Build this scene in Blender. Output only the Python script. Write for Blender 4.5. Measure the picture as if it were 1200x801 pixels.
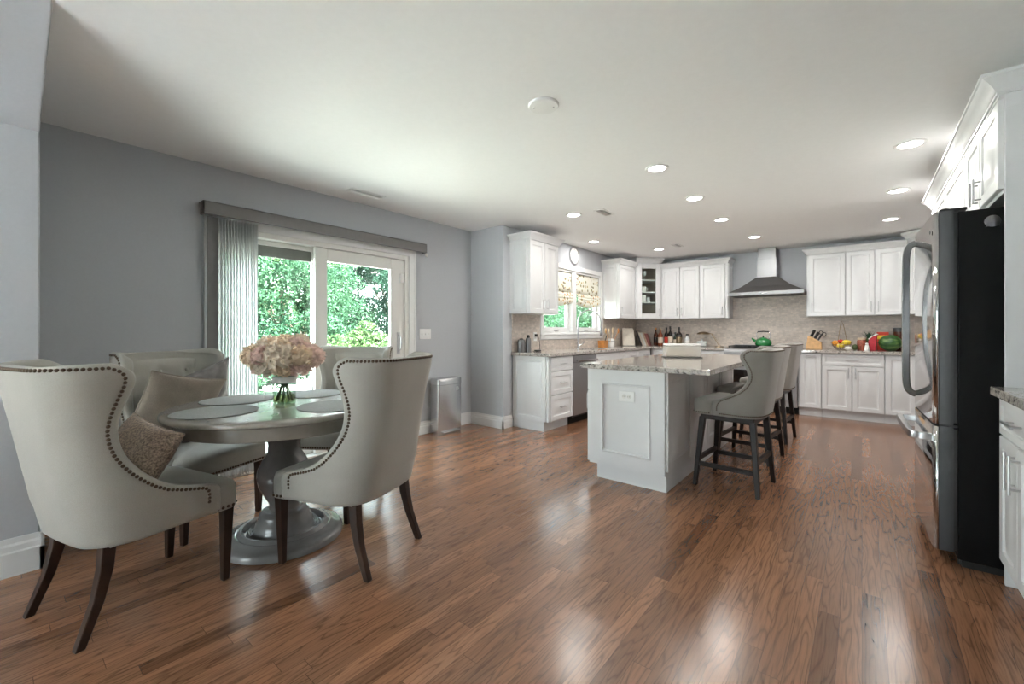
import bpy, math, random
from mathutils import Vector, Matrix

random.seed(7)
SC = bpy.context.scene
COL = SC.collection
PI = math.pi
for _o in list(bpy.data.objects):
    bpy.data.objects.remove(_o, do_unlink=True)

# ------------------------------------------------------------------ camera
cd = bpy.data.cameras.new('camera')
cam = bpy.data.objects.new('camera', cd)
COL.objects.link(cam)
cam.location = (0, 0, 1.17)
cam.rotation_euler = (PI / 2, 0, 0.687)
cd.sensor_width = 36
cd.lens = 15.0
cd.shift_y = -12.5 / 1200
cd.clip_start = 0.02
SC.camera = cam
SC.view_settings.view_transform = 'Standard'
SC.view_settings.look = 'None'
SC.view_settings.gamma = 1
SC.view_settings.use_curve_mapping = False
SC.view_settings.exposure = 1.52
LAMP_W = 3.0
SKY = 4.0

# ------------------------------------------------------------------ sky and sun
w = bpy.data.worlds.new('sky')
SC.world = w
w.use_nodes = True
nt = w.node_tree
bg = nt.nodes['Background']
tc = nt.nodes.new('ShaderNodeTexCoord')
sx = nt.nodes.new('ShaderNodeSeparateXYZ')
rp = nt.nodes.new('ShaderNodeValToRGB')
nt.links.new(tc.outputs['Generated'], sx.inputs[0])
nt.links.new(sx.outputs['Z'], rp.inputs[0])
nt.links.new(rp.outputs[0], bg.inputs[0])
rp.color_ramp.elements[0].position = 0.0
rp.color_ramp.elements[0].color = (0.92, 0.97, 1.0, 1)
rp.color_ramp.elements[1].position = 0.8
rp.color_ramp.elements[1].color = (0.72, 0.86, 1.0, 1)
bg.inputs[1].default_value = SKY
sd = bpy.data.lights.new('sun', 'SUN')
sun = bpy.data.objects.new('sun', sd)
COL.objects.link(sun)
sun.rotation_euler = (math.radians(-14), math.radians(30), 0)
sd.energy = 70.0
sd.angle = 0.02
sd.color = (1.0, 0.985, 0.985)


def portal(loc, rot, sx_, sy_):
    d = bpy.data.lights.new('window_portal', 'AREA')
    d.shape = 'RECTANGLE'
    d.size, d.size_y = sx_, sy_
    o = bpy.data.objects.new('window_portal', d)
    COL.objects.link(o)
    o.location = loc
    o.rotation_euler = rot
    d.cycles.is_portal = True


portal((-4.05, 1.99, 1.0), (0, -PI / 2, 0), 1.96, 1.8)
portal((-3.5, 5.53, 1.55), (0, -PI / 2, 0), 1.0, 1.6)
portal((-2.0, -4.1, 1.25), (PI / 2, 0, 0), 2.2, 2.0)

# ------------------------------------------------------------------ materials
MATS = {}


def nodes(name):
    m = bpy.data.materials.new(name)
    m.use_nodes = True
    t = m.node_tree
    return m, t, t.nodes['Principled BSDF']


def N(t, kind, **kw):
    n = t.nodes.new(kind)
    for k, v in kw.items():
        setattr(n, k, v)
    return n


def L(t, a, b):
    t.links.new(a, b)


def ramp(t, fac, stops):
    r = N(t, 'ShaderNodeValToRGB')
    e = r.color_ramp.elements
    while len(e) < len(stops):
        e.new(0.5)
    for i, (p, c) in enumerate(stops):
        e[i].position = p
        e[i].color = (*c, 1)
    L(t, fac, r.inputs[0])
    return r.outputs[0]


def coords(t, scale=(1, 1, 1), kind='Object', rot=(0, 0, 0)):
    c = N(t, 'ShaderNodeTexCoord')
    mp = N(t, 'ShaderNodeMapping')
    mp.inputs['Scale'].default_value = scale
    mp.inputs['Rotation'].default_value = rot
    L(t, c.outputs[kind], mp.inputs[0])
    return mp.outputs[0]


def noise(t, vec, scale, detail=4, rough=0.5, dist=0.0):
    n = N(t, 'ShaderNodeTexNoise')
    n.inputs['Scale'].default_value = scale
    n.inputs['Detail'].default_value = detail
    n.inputs['Roughness'].default_value = rough
    n.inputs['Distortion'].default_value = dist
    L(t, vec, n.inputs['Vector'])
    return n.outputs['Fac']


def bump(t, b, h, strength, dist=0.002):
    n = N(t, 'ShaderNodeBump')
    n.inputs['Strength'].default_value = strength
    n.inputs['Distance'].default_value = dist
    L(t, h, n.inputs['Height'])
    L(t, n.outputs[0], b.inputs['Normal'])


def flat(name, col, rough=0.5, metal=0.0, var=0.06, nscale=30, bmp=0.0, spec=0.5, coat=0.0, sheen=0.0, trans=0.0):
    m, t, b = nodes(name)
    v = coords(t)
    f = noise(t, v, nscale, 3)
    c0 = tuple(max(0, c * (1 - var)) for c in col)
    c1 = tuple(min(1, c * (1 + var)) for c in col)
    L(t, ramp(t, f, [(0.3, c0), (0.7, c1)]), b.inputs['Base Color'])
    b.inputs['Roughness'].default_value = rough
    b.inputs['Metallic'].default_value = metal
    b.inputs['Specular IOR Level'].default_value = spec
    b.inputs['Coat Weight'].default_value = coat
    b.inputs['Sheen Weight'].default_value = sheen
    b.inputs['Transmission Weight'].default_value = trans
    if bmp:
        bump(t, b, f, bmp)
    MATS[name] = m
    return m


flat('wall_paint', (0.49, 0.508, 0.535), 0.75, var=0.015, nscale=60, spec=0.25)
flat('ceiling_paint', (0.88, 0.88, 0.88), 0.85, var=0.01, spec=0.2)
flat('trim_white', (0.78, 0.78, 0.775), 0.4, var=0.01)
flat('cabinet_white', (0.70, 0.705, 0.71), 0.34, var=0.012, nscale=12)
flat('cabinet_inside', (0.55, 0.45, 0.36), 0.6)
flat('vinyl_white', (0.74, 0.73, 0.70), 0.35, var=0.01)
flat('nickel', (0.55, 0.55, 0.56), 0.28, 1.0, var=0.03)
flat('chrome', (0.55, 0.55, 0.57), 0.15, 1.0, var=0.02)
flat('steel_dark', (0.045, 0.045, 0.047), 0.45, 0.3, var=0.04)
flat('black_paint', (0.004, 0.004, 0.004), 0.55, var=0.1, spec=0.15)
flat('black_iron', (0.02, 0.02, 0.022), 0.55, var=0.1)
flat('black_plastic', (0.02, 0.02, 0.02), 0.35, var=0.1)
flat('walnut', (0.030, 0.013, 0.007), 0.4, var=0.35, nscale=14, spec=0.3)
flat('espresso', (0.017, 0.011, 0.009), 0.42, var=0.25, nscale=14, spec=0.3)
flat('bronze_nail', (0.10, 0.072, 0.05), 0.35, 0.9, var=0.1)
flat('valance_grey', (0.20, 0.19, 0.19), 0.6, var=0.04)
flat('plate_white', (0.82, 0.82, 0.81), 0.35, var=0.01)
flat('slot_dark', (0.06, 0.06, 0.06), 0.6)
flat('ceramic', (0.80, 0.79, 0.76), 0.2, var=0.02)
flat('light_wood', (0.62, 0.37, 0.17), 0.45, var=0.15, nscale=22)
flat('pale_wood', (0.66, 0.52, 0.36), 0.5, var=0.12, nscale=22)
flat('amber_wood', (0.50, 0.20, 0.045), 0.4, var=0.2, nscale=18)
flat('book_cream', (0.70, 0.64, 0.55), 0.7)
flat('book_tan', (0.50, 0.38, 0.28), 0.7)
flat('book_red', (0.24, 0.08, 0.07), 0.6)
flat('book_white', (0.72, 0.72, 0.7), 0.7)
flat('book_dark', (0.05, 0.045, 0.045), 0.6)
flat('book_sage', (0.30, 0.33, 0.26), 0.7)
flat('green_enamel', (0.012, 0.20, 0.045), 0.12, coat=1.0, var=0.08)
flat('orange_fruit', (0.85, 0.34, 0.03), 0.45, var=0.12, bmp=0.15, nscale=90)
flat('yellow_fruit', (0.86, 0.62, 0.05), 0.4, var=0.1)
flat('red_fruit', (0.60, 0.05, 0.03), 0.25, var=0.2)
flat('garlic_white', (0.82, 0.78, 0.72), 0.6, var=0.05)
flat('avocado', (0.05, 0.075, 0.02), 0.55, var=0.3)
flat('red_cloth', (0.42, 0.02, 0.035), 0.7, var=0.15)
flat('red_box', (0.55, 0.045, 0.025), 0.4)
flat('amber_glass', (0.06, 0.016, 0.006), 0.06, var=0.1)
flat('rust_glass', (0.20, 0.055, 0.022), 0.08, var=0.1)
flat('green_glass', (0.012, 0.03, 0.016), 0.05, var=0.1)
flat('black_glass', (0.012, 0.009, 0.008), 0.05, var=0.1)
flat('clear_glass_dish', (0.62, 0.65, 0.65), 0.06, var=0.02)
flat('label_paper', (0.62, 0.52, 0.42), 0.6)
flat('bronze', (0.34, 0.26, 0.17), 0.32, 1.0, var=0.1)
flat('spice_mix', (0.36, 0.10, 0.06), 0.5, var=0.5, nscale=60)
flat('leaf_dark', (0.02, 0.07, 0.035), 0.5, var=0.3)
flat('stem_green', (0.10, 0.16, 0.05), 0.5, var=0.2)
flat('ribbon_white', (0.80, 0.79, 0.75), 0.5)
flat('cake_bread', (0.52, 0.42, 0.30), 0.75, var=0.1)
flat('bark', (0.07, 0.05, 0.035), 0.9, var=0.3)
flat('mat_grey', (0.285, 0.29, 0.275), 0.8, var=0.12, nscale=160, bmp=0.5)
flat('table_grey', (0.285, 0.262, 0.232), 0.24, var=0.12, nscale=9, coat=0.35)
flat('table_pedestal', (0.20, 0.195, 0.19), 0.26, var=0.12, nscale=9, coat=0.4)


def fabric(name, col, var=0.08, scale=420, bmp=0.35, sheen=0.25, blotch=0.05):
    m, t, b = nodes(name)
    v = coords(t)
    a = noise(t, v, scale, 2)
    c = noise(t, v, 9, 3)
    mx = N(t, 'ShaderNodeMix', data_type='RGBA', blend_type='MULTIPLY')
    mx.inputs['Factor'].default_value = 1
    L(t, ramp(t, a, [(0.3, tuple(x * (1 - var) for x in col)), (0.7, tuple(min(1, x * (1 + var)) for x in col))]), mx.inputs['A'])
    L(t, ramp(t, c, [(0.3, (1 - blotch,) * 3), (0.7, (1, 1, 1))]), mx.inputs['B'])
    L(t, mx.outputs['Result'], b.inputs['Base Color'])
    b.inputs['Roughness'].default_value = 0.85
    b.inputs['Specular IOR Level'].default_value = 0.2
    b.inputs['Sheen Weight'].default_value = sheen
    bump(t, b, a, bmp, 0.001)
    MATS[name] = m
    return m


fabric('linen', (0.385, 0.372, 0.332))
fabric('linen_stool', (0.285, 0.27, 0.245))
fabric('tan_linen', (0.235, 0.196, 0.158), var=0.15, scale=260, blotch=0.2)
fabric('grey_velvet', (0.165, 0.152, 0.15), var=0.3, scale=14, sheen=0.5, bmp=0.6)
fabric('brown_weave', (0.27, 0.20, 0.15), var=0.55, scale=130, bmp=1.0)


def mk_steel(name, col, rough, vertical=True):
    m, t, b = nodes(name)
    v = coords(t, (3, 3, 260) if not vertical else (260, 260, 3))
    f = noise(t, v, 3, 2)
    L(t, ramp(t, f, [(0.3, tuple(c * 0.93 for c in col)), (0.7, col)]), b.inputs['Base Color'])
    b.inputs['Metallic'].default_value = 1
    r = N(t, 'ShaderNodeMapRange')
    r.inputs['To Min'].default_value = rough * 0.8
    r.inputs['To Max'].default_value = rough * 1.2
    L(t, f, r.inputs['Value'])
    L(t, r.outputs[0], b.inputs['Roughness'])
    MATS[name] = m


mk_steel('stainless', (0.26, 0.26, 0.265), 0.40)
mk_steel('bright_steel', (0.60, 0.60, 0.605), 0.24)
mk_steel('stainless_h', (0.42, 0.42, 0.43), 0.45, False)
mk_steel('fridge_steel', (0.56, 0.56, 0.565), 0.07)
mk_steel('fridge_handle', (0.22, 0.22, 0.22), 0.25)


def mk_floor():
    m, t, b = nodes('oak_floor')
    c = N(t, 'ShaderNodeTexCoord')
    s = N(t, 'ShaderNodeSeparateXYZ')
    L(t, c.outputs['Object'], s.inputs[0])

    def M(op, a, bb=None, val=None):
        n = N(t, 'ShaderNodeMath', operation=op)
        L(t, a, n.inputs[0])
        if bb is not None:
            L(t, bb, n.inputs[1])
        if val is not None:
            n.inputs[1].default_value = val
        return n.outputs[0]
    PW, PL = 0.07, 0.9
    u = M('DIVIDE', s.outputs['X'], val=PW)
    ui = M('FLOOR', u)
    uf = M('FRACT', u)
    wn = N(t, 'ShaderNodeTexWhiteNoise', noise_dimensions='1D')
    L(t, ui, wn.inputs['W'])
    off = M('MULTIPLY', wn.outputs['Value'], val=7.3)
    vv = M('DIVIDE', s.outputs['Y'], val=PL)
    vo = M('ADD', vv, off)
    vi = M('FLOOR', vo)
    vf = M('FRACT', vo)
    cb = N(t, 'ShaderNodeCombineXYZ')
    L(t, ui, cb.inputs[0])
    L(t, vi, cb.inputs[1])
    w2 = N(t, 'ShaderNodeTexWhiteNoise', noise_dimensions='2D')
    L(t, cb.outputs[0], w2.inputs['Vector'])
    # per-plank offset so each board has its own grain
    sc = N(t, 'ShaderNodeVectorMath', operation='SCALE')
    sc.inputs['Scale'].default_value = 13.0
    L(t, w2.outputs['Color'], sc.inputs[0])
    ad = N(t, 'ShaderNodeVectorMath', operation='ADD')
    L(t, c.outputs['Object'], ad.inputs[0])
    L(t, sc.outputs[0], ad.inputs[1])
    mp = N(t, 'ShaderNodeMapping')
    mp.inputs['Scale'].default_value = (9.5, 0.85, 1)
    L(t, ad.outputs[0], mp.inputs[0])
    # cathedral rings: bands of a stretched noise field
    n1 = N(t, 'ShaderNodeTexNoise')
    n1.inputs['Scale'].default_value = 1.5
    n1.inputs['Detail'].default_value = 2.0
    n1.inputs['Roughness'].default_value = 0.45
    L(t, mp.outputs[0], n1.inputs['Vector'])
    rg = M('FRACT', M('MULTIPLY', n1.outputs['Fac'], val=11.0))
    ring = ramp(t, rg, [(0.0, (0.50, 0.48, 0.46)), (0.10, (0.88, 0.87, 0.86)), (0.30, (1.05, 1.05, 1.05)), (0.78, (0.98, 0.97, 0.96)), (1.0, (0.50, 0.48, 0.46))])
    mp2 = N(t, 'ShaderNodeMapping')
    mp2.inputs['Scale'].default_value = (170, 7, 1)
    L(t, ad.outputs[0], mp2.inputs[0])
    pores = noise(t, mp2.outputs[0], 1.0, 3, 0.6)
    pr = ramp(t, pores, [(0.32, (0.66, 0.66, 0.66)), (0.55, (1, 1, 1))])
    base = ramp(t, w2.outputs['Value'], [(0.0, (0.145, 0.066, 0.034)), (0.10, (0.225, 0.107, 0.056)), (0.8, (0.285, 0.137, 0.073)), (1.0, (0.345, 0.172, 0.094))])
    a1 = N(t, 'ShaderNodeMix', data_type='RGBA', blend_type='MULTIPLY')
    a1.inputs['Factor'].default_value = 0.85
    L(t, base, a1.inputs['A'])
    L(t, ring, a1.inputs['B'])
    a2 = N(t, 'ShaderNodeMix', data_type='RGBA', blend_type='MULTIPLY')
    a2.inputs['Factor'].default_value = 0.8
    L(t, a1.outputs['Result'], a2.inputs['A'])
    L(t, pr, a2.inputs['B'])
    # narrow seams between boards
    e1 = M('MINIMUM', uf, M('SUBTRACT', M('MULTIPLY', uf, val=0.0), uf))
    d1 = M('ABSOLUTE', M('SUBTRACT', uf, val=0.5))
    g1 = M('GREATER_THAN', d1, val=0.488)
    d2 = M('ABSOLUTE', M('SUBTRACT', vf, val=0.5))
    g2 = M('GREATER_THAN', d2, val=0.4988)
    g = M('MAXIMUM', g1, g2)
    a3 = N(t, 'ShaderNodeMix', data_type='RGBA')
    L(t, M('MULTIPLY', g, val=0.6), a3.inputs['Factor'])
    L(t, a2.outputs['Result'], a3.inputs['A'])
    a3.inputs['B'].default_value = (0.035, 0.018, 0.01, 1)
    L(t, a3.outputs['Result'], b.inputs['Base Color'])
    b.inputs['Roughness'].default_value = 0.24
    b.inputs['Specular IOR Level'].default_value = 0.5
    b.inputs['Coat Weight'].default_value = 0.25
    b.inputs['Coat Roughness'].default_value = 0.2
    bump(t, b, pores, 0.08, 0.001)
    MATS['oak_floor'] = m


mk_floor()


def mk_granite(name, pale):
    m, t, b = nodes(name)
    v = coords(t)
    n1 = noise(t, v, 9, 6, 0.7, 0.6)
    n2 = noise(t, v, 70, 4, 0.7)
    n3 = noise(t, v, 28, 5, 0.65, 0.4)
    cA = ramp(t, n1, [(0.3, (0.30, 0.28, 0.27)), (0.45, (0.56, 0.52, 0.47)), (0.6, (0.70, 0.67, 0.62)), (0.75, (0.46, 0.38, 0.31))])
    cB = ramp(t, n2, [(0.40, (0.05, 0.045, 0.045)), (0.50, (0.52, 0.49, 0.46)), (0.7, (0.78, 0.75, 0.72))])
    cC = ramp(t, n3, [(0.36, (0.035, 0.035, 0.038)), (0.46, (0.85, 0.83, 0.82)), (1.0, (0.9, 0.87, 0.85))])
    a = N(t, 'ShaderNodeMix', data_type='RGBA')
    a.inputs['Factor'].default_value = 0.45
    L(t, cA, a.inputs['A'])
    L(t, cB, a.inputs['B'])
    k = N(t, 'ShaderNodeMix', data_type='RGBA', blend_type='MULTIPLY')
    k.inputs['Factor'].default_value = 0.9
    L(t, a.outputs['Result'], k.inputs['A'])
    L(t, cC, k.inputs['B'])
    L(t, k.outputs['Result'], b.inputs['Base Color'])
    b.inputs['Roughness'].default_value = 0.09
    MATS[name] = m


mk_granite('granite', True)


def mk_mosaic():
    m, t, b = nodes('stone_mosaic')
    c = N(t, 'ShaderNodeTexCoord')
    s = N(t, 'ShaderNodeSeparateXYZ')
    L(t, c.outputs['Object'], s.inputs[0])
    add = N(t, 'ShaderNodeMath', operation='ADD')
    L(t, s.outputs['X'], add.inputs[0])
    L(t, s.outputs['Y'], add.inputs[1])
    cb = N(t, 'ShaderNodeCombineXYZ')
    L(t, add.outputs[0], cb.inputs[0])
    L(t, s.outputs['Z'], cb.inputs[1])
    br = N(t, 'ShaderNodeTexBrick')
    L(t, cb.outputs[0], br.inputs['Vector'])
    br.inputs['Scale'].default_value = 1.0
    br.inputs['Brick Width'].default_value = 0.05
    br.inputs['Row Height'].default_value = 0.025
    br.inputs['Mortar Size'].default_value = 0.0022
    br.inputs['Mortar Smooth'].default_value = 0.2
    br.inputs['Bias'].default_value = 0.0
    br.inputs['Color1'].default_value = (0.74, 0.65, 0.57, 1)
    br.inputs['Color2'].default_value = (0.54, 0.475, 0.42, 1)
    br.inputs['Mortar'].default_value = (0.60, 0.55, 0.50, 1)
    n = noise(t, coords(t), 22, 4, 0.6)
    mx = N(t, 'ShaderNodeMix', data_type='RGBA', blend_type='MULTIPLY')
    mx.inputs['Factor'].default_value = 0.8
    L(t, br.outputs['Color'], mx.inputs['A'])
    L(t, ramp(t, n, [(0.3, (0.74, 0.73, 0.73)), (0.7, (1, 1, 1))]), mx.inputs['B'])
    L(t, mx.outputs['Result'], b.inputs['Base Color'])
    b.inputs['Roughness'].default_value = 0.42
    inv = N(t, 'ShaderNodeMath', operation='SUBTRACT')
    inv.inputs[0].default_value = 1
    L(t, br.outputs['Fac'], inv.inputs[1])
    bump(t, b, inv.outputs[0], 0.5, 0.003)
    MATS['stone_mosaic'] = m


mk_mosaic()


def mk_glass(name, tint=(1, 1, 1), base=0.06):
    m, t, b = nodes(name)
    out = t.nodes['Material Output']
    t.nodes.remove(b)
    tr = N(t, 'ShaderNodeBsdfTransparent')
    tr.inputs[0].default_value = (*tint, 1)
    gl = N(t, 'ShaderNodeBsdfGlossy')
    gl.inputs['Roughness'].default_value = 0.03
    fr = N(t, 'ShaderNodeLayerWeight')
    fr.inputs['Blend'].default_value = 0.5
    pw = N(t, 'ShaderNodeMath', operation='POWER')
    pw.inputs[1].default_value = 4.0
    L(t, fr.outputs['Facing'], pw.inputs[0])
    ma = N(t, 'ShaderNodeMath', operation='MULTIPLY_ADD')
    ma.inputs[1].default_value = 0.55
    ma.inputs[2].default_value = 0.035
    L(t, pw.outputs[0], ma.inputs[0])
    mx = N(t, 'ShaderNodeMixShader')
    L(t, ma.outputs[0], mx.inputs[0])
    L(t, tr.outputs[0], mx.inputs[1])
    L(t, gl.outputs[0], mx.inputs[2])
    L(t, mx.outputs[0], out.inputs['Surface'])
    MATS[name] = m


mk_glass('pane_glass', (0.97, 1.0, 0.985))
m, t, b = nodes('clear_plastic')
b.inputs['Base Color'].default_value = (0.8, 0.79, 0.76, 1)
b.inputs['Roughness'].default_value = 0.15
b.inputs['Alpha'].default_value = 0.38
MATS['clear_plastic'] = m
mk_glass('vase_glass', (0.86, 0.90, 0.88))
mk_glass('water', (0.80, 0.76, 0.52))


def mk_translucent(name, col, fac=0.5):
    m, t, b = nodes(name)
    out = t.nodes['Material Output']
    v = coords(t, (1, 1, 1))
    f = noise(t, v, 240, 2)
    L(t, ramp(t, f, [(0.3, tuple(c * 0.94 for c in col)), (0.7, col)]), b.inputs['Base Color'])
    b.inputs['Roughness'].default_value = 0.8
    tl = N(t, 'ShaderNodeBsdfTranslucent')
    tl.inputs[0].default_value = (*col, 1)
    mx = N(t, 'ShaderNodeMixShader')
    mx.inputs[0].default_value = fac
    L(t, b.outputs[0], mx.inputs[1])
    L(t, tl.outputs[0], mx.inputs[2])
    L(t, mx.outputs[0], out.inputs['Surface'])
    MATS[name] = m
    return m, t, b, tl


mk_translucent('vane_cloth', (0.86, 0.87, 0.87), 0.5)


def mk_floral():
    m, t, b, tl = mk_translucent('floral_cloth', (0.8, 0.72, 0.58), 0.2)
    v = coords(t)
    vo = N(t, 'ShaderNodeTexVoronoi')
    vo.inputs['Scale'].default_value = 19
    L(t, v, vo.inputs['Vector'])
    spot = ramp(t, vo.outputs['Distance'], [(0.30, (1, 1, 1)), (0.42, (0, 0, 0))])
    h = N(t, 'ShaderNodeSeparateColor')
    L(t, vo.outputs['Color'], h.inputs[0])
    hue = ramp(t, h.outputs[0], [(0.0, (0.50, 0.20, 0.12)), (0.35, (0.62, 0.42, 0.15)), (0.6, (0.28, 0.27, 0.13)), (0.85, (0.24, 0.16, 0.10))])
    gate = ramp(t, h.outputs[1], [(0.25, (0, 0, 0)), (0.3, (1, 1, 1))])
    mlt = N(t, 'ShaderNodeMix', data_type='RGBA', blend_type='MULTIPLY')
    mlt.inputs['Factor'].default_value = 1
    L(t, spot, mlt.inputs['A'])
    L(t, gate, mlt.inputs['B'])
    mx = N(t, 'ShaderNodeMix', data_type='RGBA')
    L(t, mlt.outputs['Result'], mx.inputs['Factor'])
    mx.inputs['A'].default_value = (0.80, 0.775, 0.69, 1)
    L(t, hue, mx.inputs['B'])
    L(t, mx.outputs['Result'], b.inputs['Base Color'])
    L(t, mx.outputs['Result'], tl.inputs[0])


mk_floral()
mk_translucent('peach_petal', (0.97, 0.80, 0.62), 0.3)
mk_translucent('pink_petal', (0.96, 0.75, 0.68), 0.3)
mk_translucent('cream_petal', (0.97, 0.86, 0.73), 0.3)


def mk_melon():
    m, t, b = nodes('melon_rind')
    v = coords(t, (1, 1, 1))
    wv = N(t, 'ShaderNodeTexNoise')
    L(t, coords(t, (4, 30, 30)), wv.inputs['Vector'])
    wv.inputs['Scale'].default_value = 1.0
    L(t, ramp(t, wv.outputs['Fac'], [(0.35, (0.012, 0.05, 0.012)), (0.5, (0.035, 0.11, 0.025)), (0.65, (0.13, 0.22, 0.06))]), b.inputs['Base Color'])
    b.inputs['Roughness'].default_value = 0.3
    MATS['melon_rind'] = m


mk_melon()


def mk_leaf(name, c0, c1):
    m, t, b = nodes(name)
    out = t.nodes['Material Output']
    f = noise(t, coords(t), 2.2, 3)
    cc = ramp(t, f, [(0.3, c0), (0.7, c1)])
    L(t, cc, b.inputs['Base Color'])
    b.inputs['Roughness'].default_value = 0.7
    b.inputs['Specular IOR Level'].default_value = 0.08
    tl = N(t, 'ShaderNodeBsdfTranslucent')
    L(t, cc, tl.inputs[0])
    mx = N(t, 'ShaderNodeMixShader')
    mx.inputs[0].default_value = 0.35
    L(t, b.outputs[0], mx.inputs[1])
    L(t, tl.outputs[0], mx.inputs[2])
    L(t, mx.outputs[0], out.inputs['Surface'])
    MATS[name] = m


mk_leaf('leaf_mid', (0.012, 0.040, 0.021), (0.042, 0.098, 0.050))
mk_leaf('leaf_deep', (0.009, 0.030, 0.020), (0.030, 0.068, 0.044))
mk_leaf('leaf_lime', (0.032, 0.068, 0.024), (0.075, 0.125, 0.048))
flat('bounce_ground_pale', (0.78, 0.775, 0.77), 0.8, var=0.06, nscale=2)  # pale tone for the unseen bounce ground behind the room
flat('grass', (0.40, 0.415, 0.36), 0.8, var=0.25, nscale=3, spec=0.1)


def mk_emit(name, col, s):
    m, t, b = nodes(name)
    b.inputs['Emission Color'].default_value = (*col, 1)
    b.inputs['Emission Strength'].default_value = s
    b.inputs['Base Color'].default_value = (0.8, 0.8, 0.8, 1)
    MATS[name] = m


mk_emit('lamp_glow', (1, 0.97, 0.92), 9.0)


# ------------------------------------------------------------------ mesh helpers
class MB:
    def __init__(s):
        s.v, s.f = [], []

    def add(s, vs, fs):
        o = len(s.v)
        s.v += [tuple(p) for p in vs]
        s.f += [tuple(i + o for i in f) for f in fs]
        return s

    def box(s, x0, y0, z0, x1, y1, z1):
        vs = [(x0, y0, z0), (x1, y0, z0), (x1, y1, z0), (x0, y1, z0), (x0, y0, z1), (x1, y0, z1), (x1, y1, z1), (x0, y1, z1)]
        return s.add(vs, [(3, 2, 1, 0), (4, 5, 6, 7), (0, 1, 5, 4), (1, 2, 6, 5), (2, 3, 7, 6), (3, 0, 4, 7)])

    def loft(s, loops, cap=True, closed=True):
        n = len(loops[0])
        vs = [p for lp in loops for p in lp]
        fs = []
        for i in range(len(loops) - 1):
            for j in range(n if closed else n - 1):
                k = (j + 1) % n
                fs.append((i * n + j, i * n + k, (i + 1) * n + k, (i + 1) * n + j))
        if cap:
            fs.append(tuple(range(n - 1, -1, -1)))
            fs.append(tuple(range((len(loops) - 1) * n, len(loops) * n)))
        return s.add(vs, fs)

    def prism(s, poly, z0, z1):
        return s.loft([[(x, y, z0) for x, y in poly], [(x, y, z1) for x, y in poly]])

    def lathe(s, prof, c=(0, 0, 0), seg=32, cap=True, sx_=1, sy_=1):
        loops = []
        for r, z in prof:
            loops.append([(c[0] + sx_ * r * math.cos(2 * PI * j / seg), c[1] + sy_ * r * math.sin(2 * PI * j / seg), c[2] + z) for j in range(seg)])
        return s.loft(loops, cap)

    def tube(s, pts, r, seg=10, cap=True):
        pts = [Vector(p) for p in pts]
        rs = r if isinstance(r, (list, tuple)) else [r] * len(pts)
        loops = []
        up = None
        for i, p in enumerate(pts):
            d = (pts[min(i + 1, len(pts) - 1)] - pts[max(i - 1, 0)]).normalized()
            if up is None:
                up = Vector((0, 0, 1)) if abs(d.z) < 0.9 else Vector((0, 1, 0))
            a = d.cross(up).normalized()
            bb = a.cross(d).normalized()
            up = bb
            loops.append([tuple(p + a * rs[i] * math.cos(2 * PI * j / seg) + bb * rs[i] * math.sin(2 * PI * j / seg)) for j in range(seg)])
        return s.loft(loops, cap)

    def ball(s, c, r, seg=16, rings=10, sc=(1, 1, 1)):
        loops = []
        for i in range(1, rings):
            a = PI * i / rings
            loops.append([(c[0] + sc[0] * r * math.sin(a) * math.cos(2 * PI * j / seg), c[1] + sc[1] * r * math.sin(a) * math.sin(2 * PI * j / seg), c[2] - sc[2] * r * math.cos(a)) for j in range(seg)])
        n = seg
        vs = [p for lp in loops for p in lp]
        fs = []
        for i in range(len(loops) - 1):
            for j in range(n):
                k = (j + 1) % n
                fs.append((i * n + j, i * n + k, (i + 1) * n + k, (i + 1) * n + j))
        b0 = len(vs)
        vs += [(c[0], c[1], c[2] - sc[2] * r), (c[0], c[1], c[2] + sc[2] * r)]
        m = (len(loops) - 1) * n
        for j in range(n):
            k = (j + 1) % n
            fs.append((b0, k, j))
            fs.append((b0 + 1, m + j, m + k))
        return s.add(vs, fs)

    def grid(s, rows):
        n = len(rows[0])
        vs = [p for r in rows for p in r]
        fs = [(i * n + j, i * n + j + 1, (i + 1) * n + j + 1, (i + 1) * n + j) for i in range(len(rows) - 1) for j in range(n - 1)]
        return s.add(vs, fs)

    def xf(s, M_):
        s.v = [tuple(M_ @ Vector(p)) for p in s.v]
        return s

    def build(s, name, mat, parent=None, bevel=0, seg=2, smooth=35, sub=0, solid=0, recalc=True):
        me = bpy.data.meshes.new(name)
        me.from_pydata(s.v, [], s.f)
        if recalc:
            import bmesh
            bm = bmesh.new()
            bm.from_mesh(me)
            bmesh.ops.recalc_face_normals(bm, faces=bm.faces)
            bm.to_mesh(me)
            bm.free()
        me.materials.append(MATS[mat] if isinstance(mat, str) else mat)
        o = bpy.data.objects.new(name, me)
        COL.objects.link(o)
        if parent:
            o.parent = parent
        if smooth:
            me.shade_smooth()
            me.set_sharp_from_angle(angle=math.radians(smooth))
        if solid:
            md = o.modifiers.new('solid', 'SOLIDIFY')
            md.thickness = solid
            md.offset = 0
        if bevel:
            md = o.modifiers.new('bevel', 'BEVEL')
            md.width = bevel
            md.segments = seg
            md.limit_method = 'ANGLE'
            md.angle_limit = math.radians(40)
        if sub:
            md = o.modifiers.new('sub', 'SUBSURF')
            md.levels = sub
            md.render_levels = sub
        return o


def thing(name, label, cat, loc=(0, 0, 0), rz=0, group=None):
    o = bpy.data.objects.new(name, None)
    o.empty_display_size = 0.1
    COL.objects.link(o)
    o.location = loc
    o.rotation_euler = (0, 0, rz)
    tag(o, label, cat, group)
    return o


def tag(o, label, cat, group=None, kind=None):
    o['label'] = label
    o['category'] = cat
    if group:
        o['group'] = group
    if kind:
        o['kind'] = kind
    return o


def struct(o):
    o['kind'] = 'structure'
    return o


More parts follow.
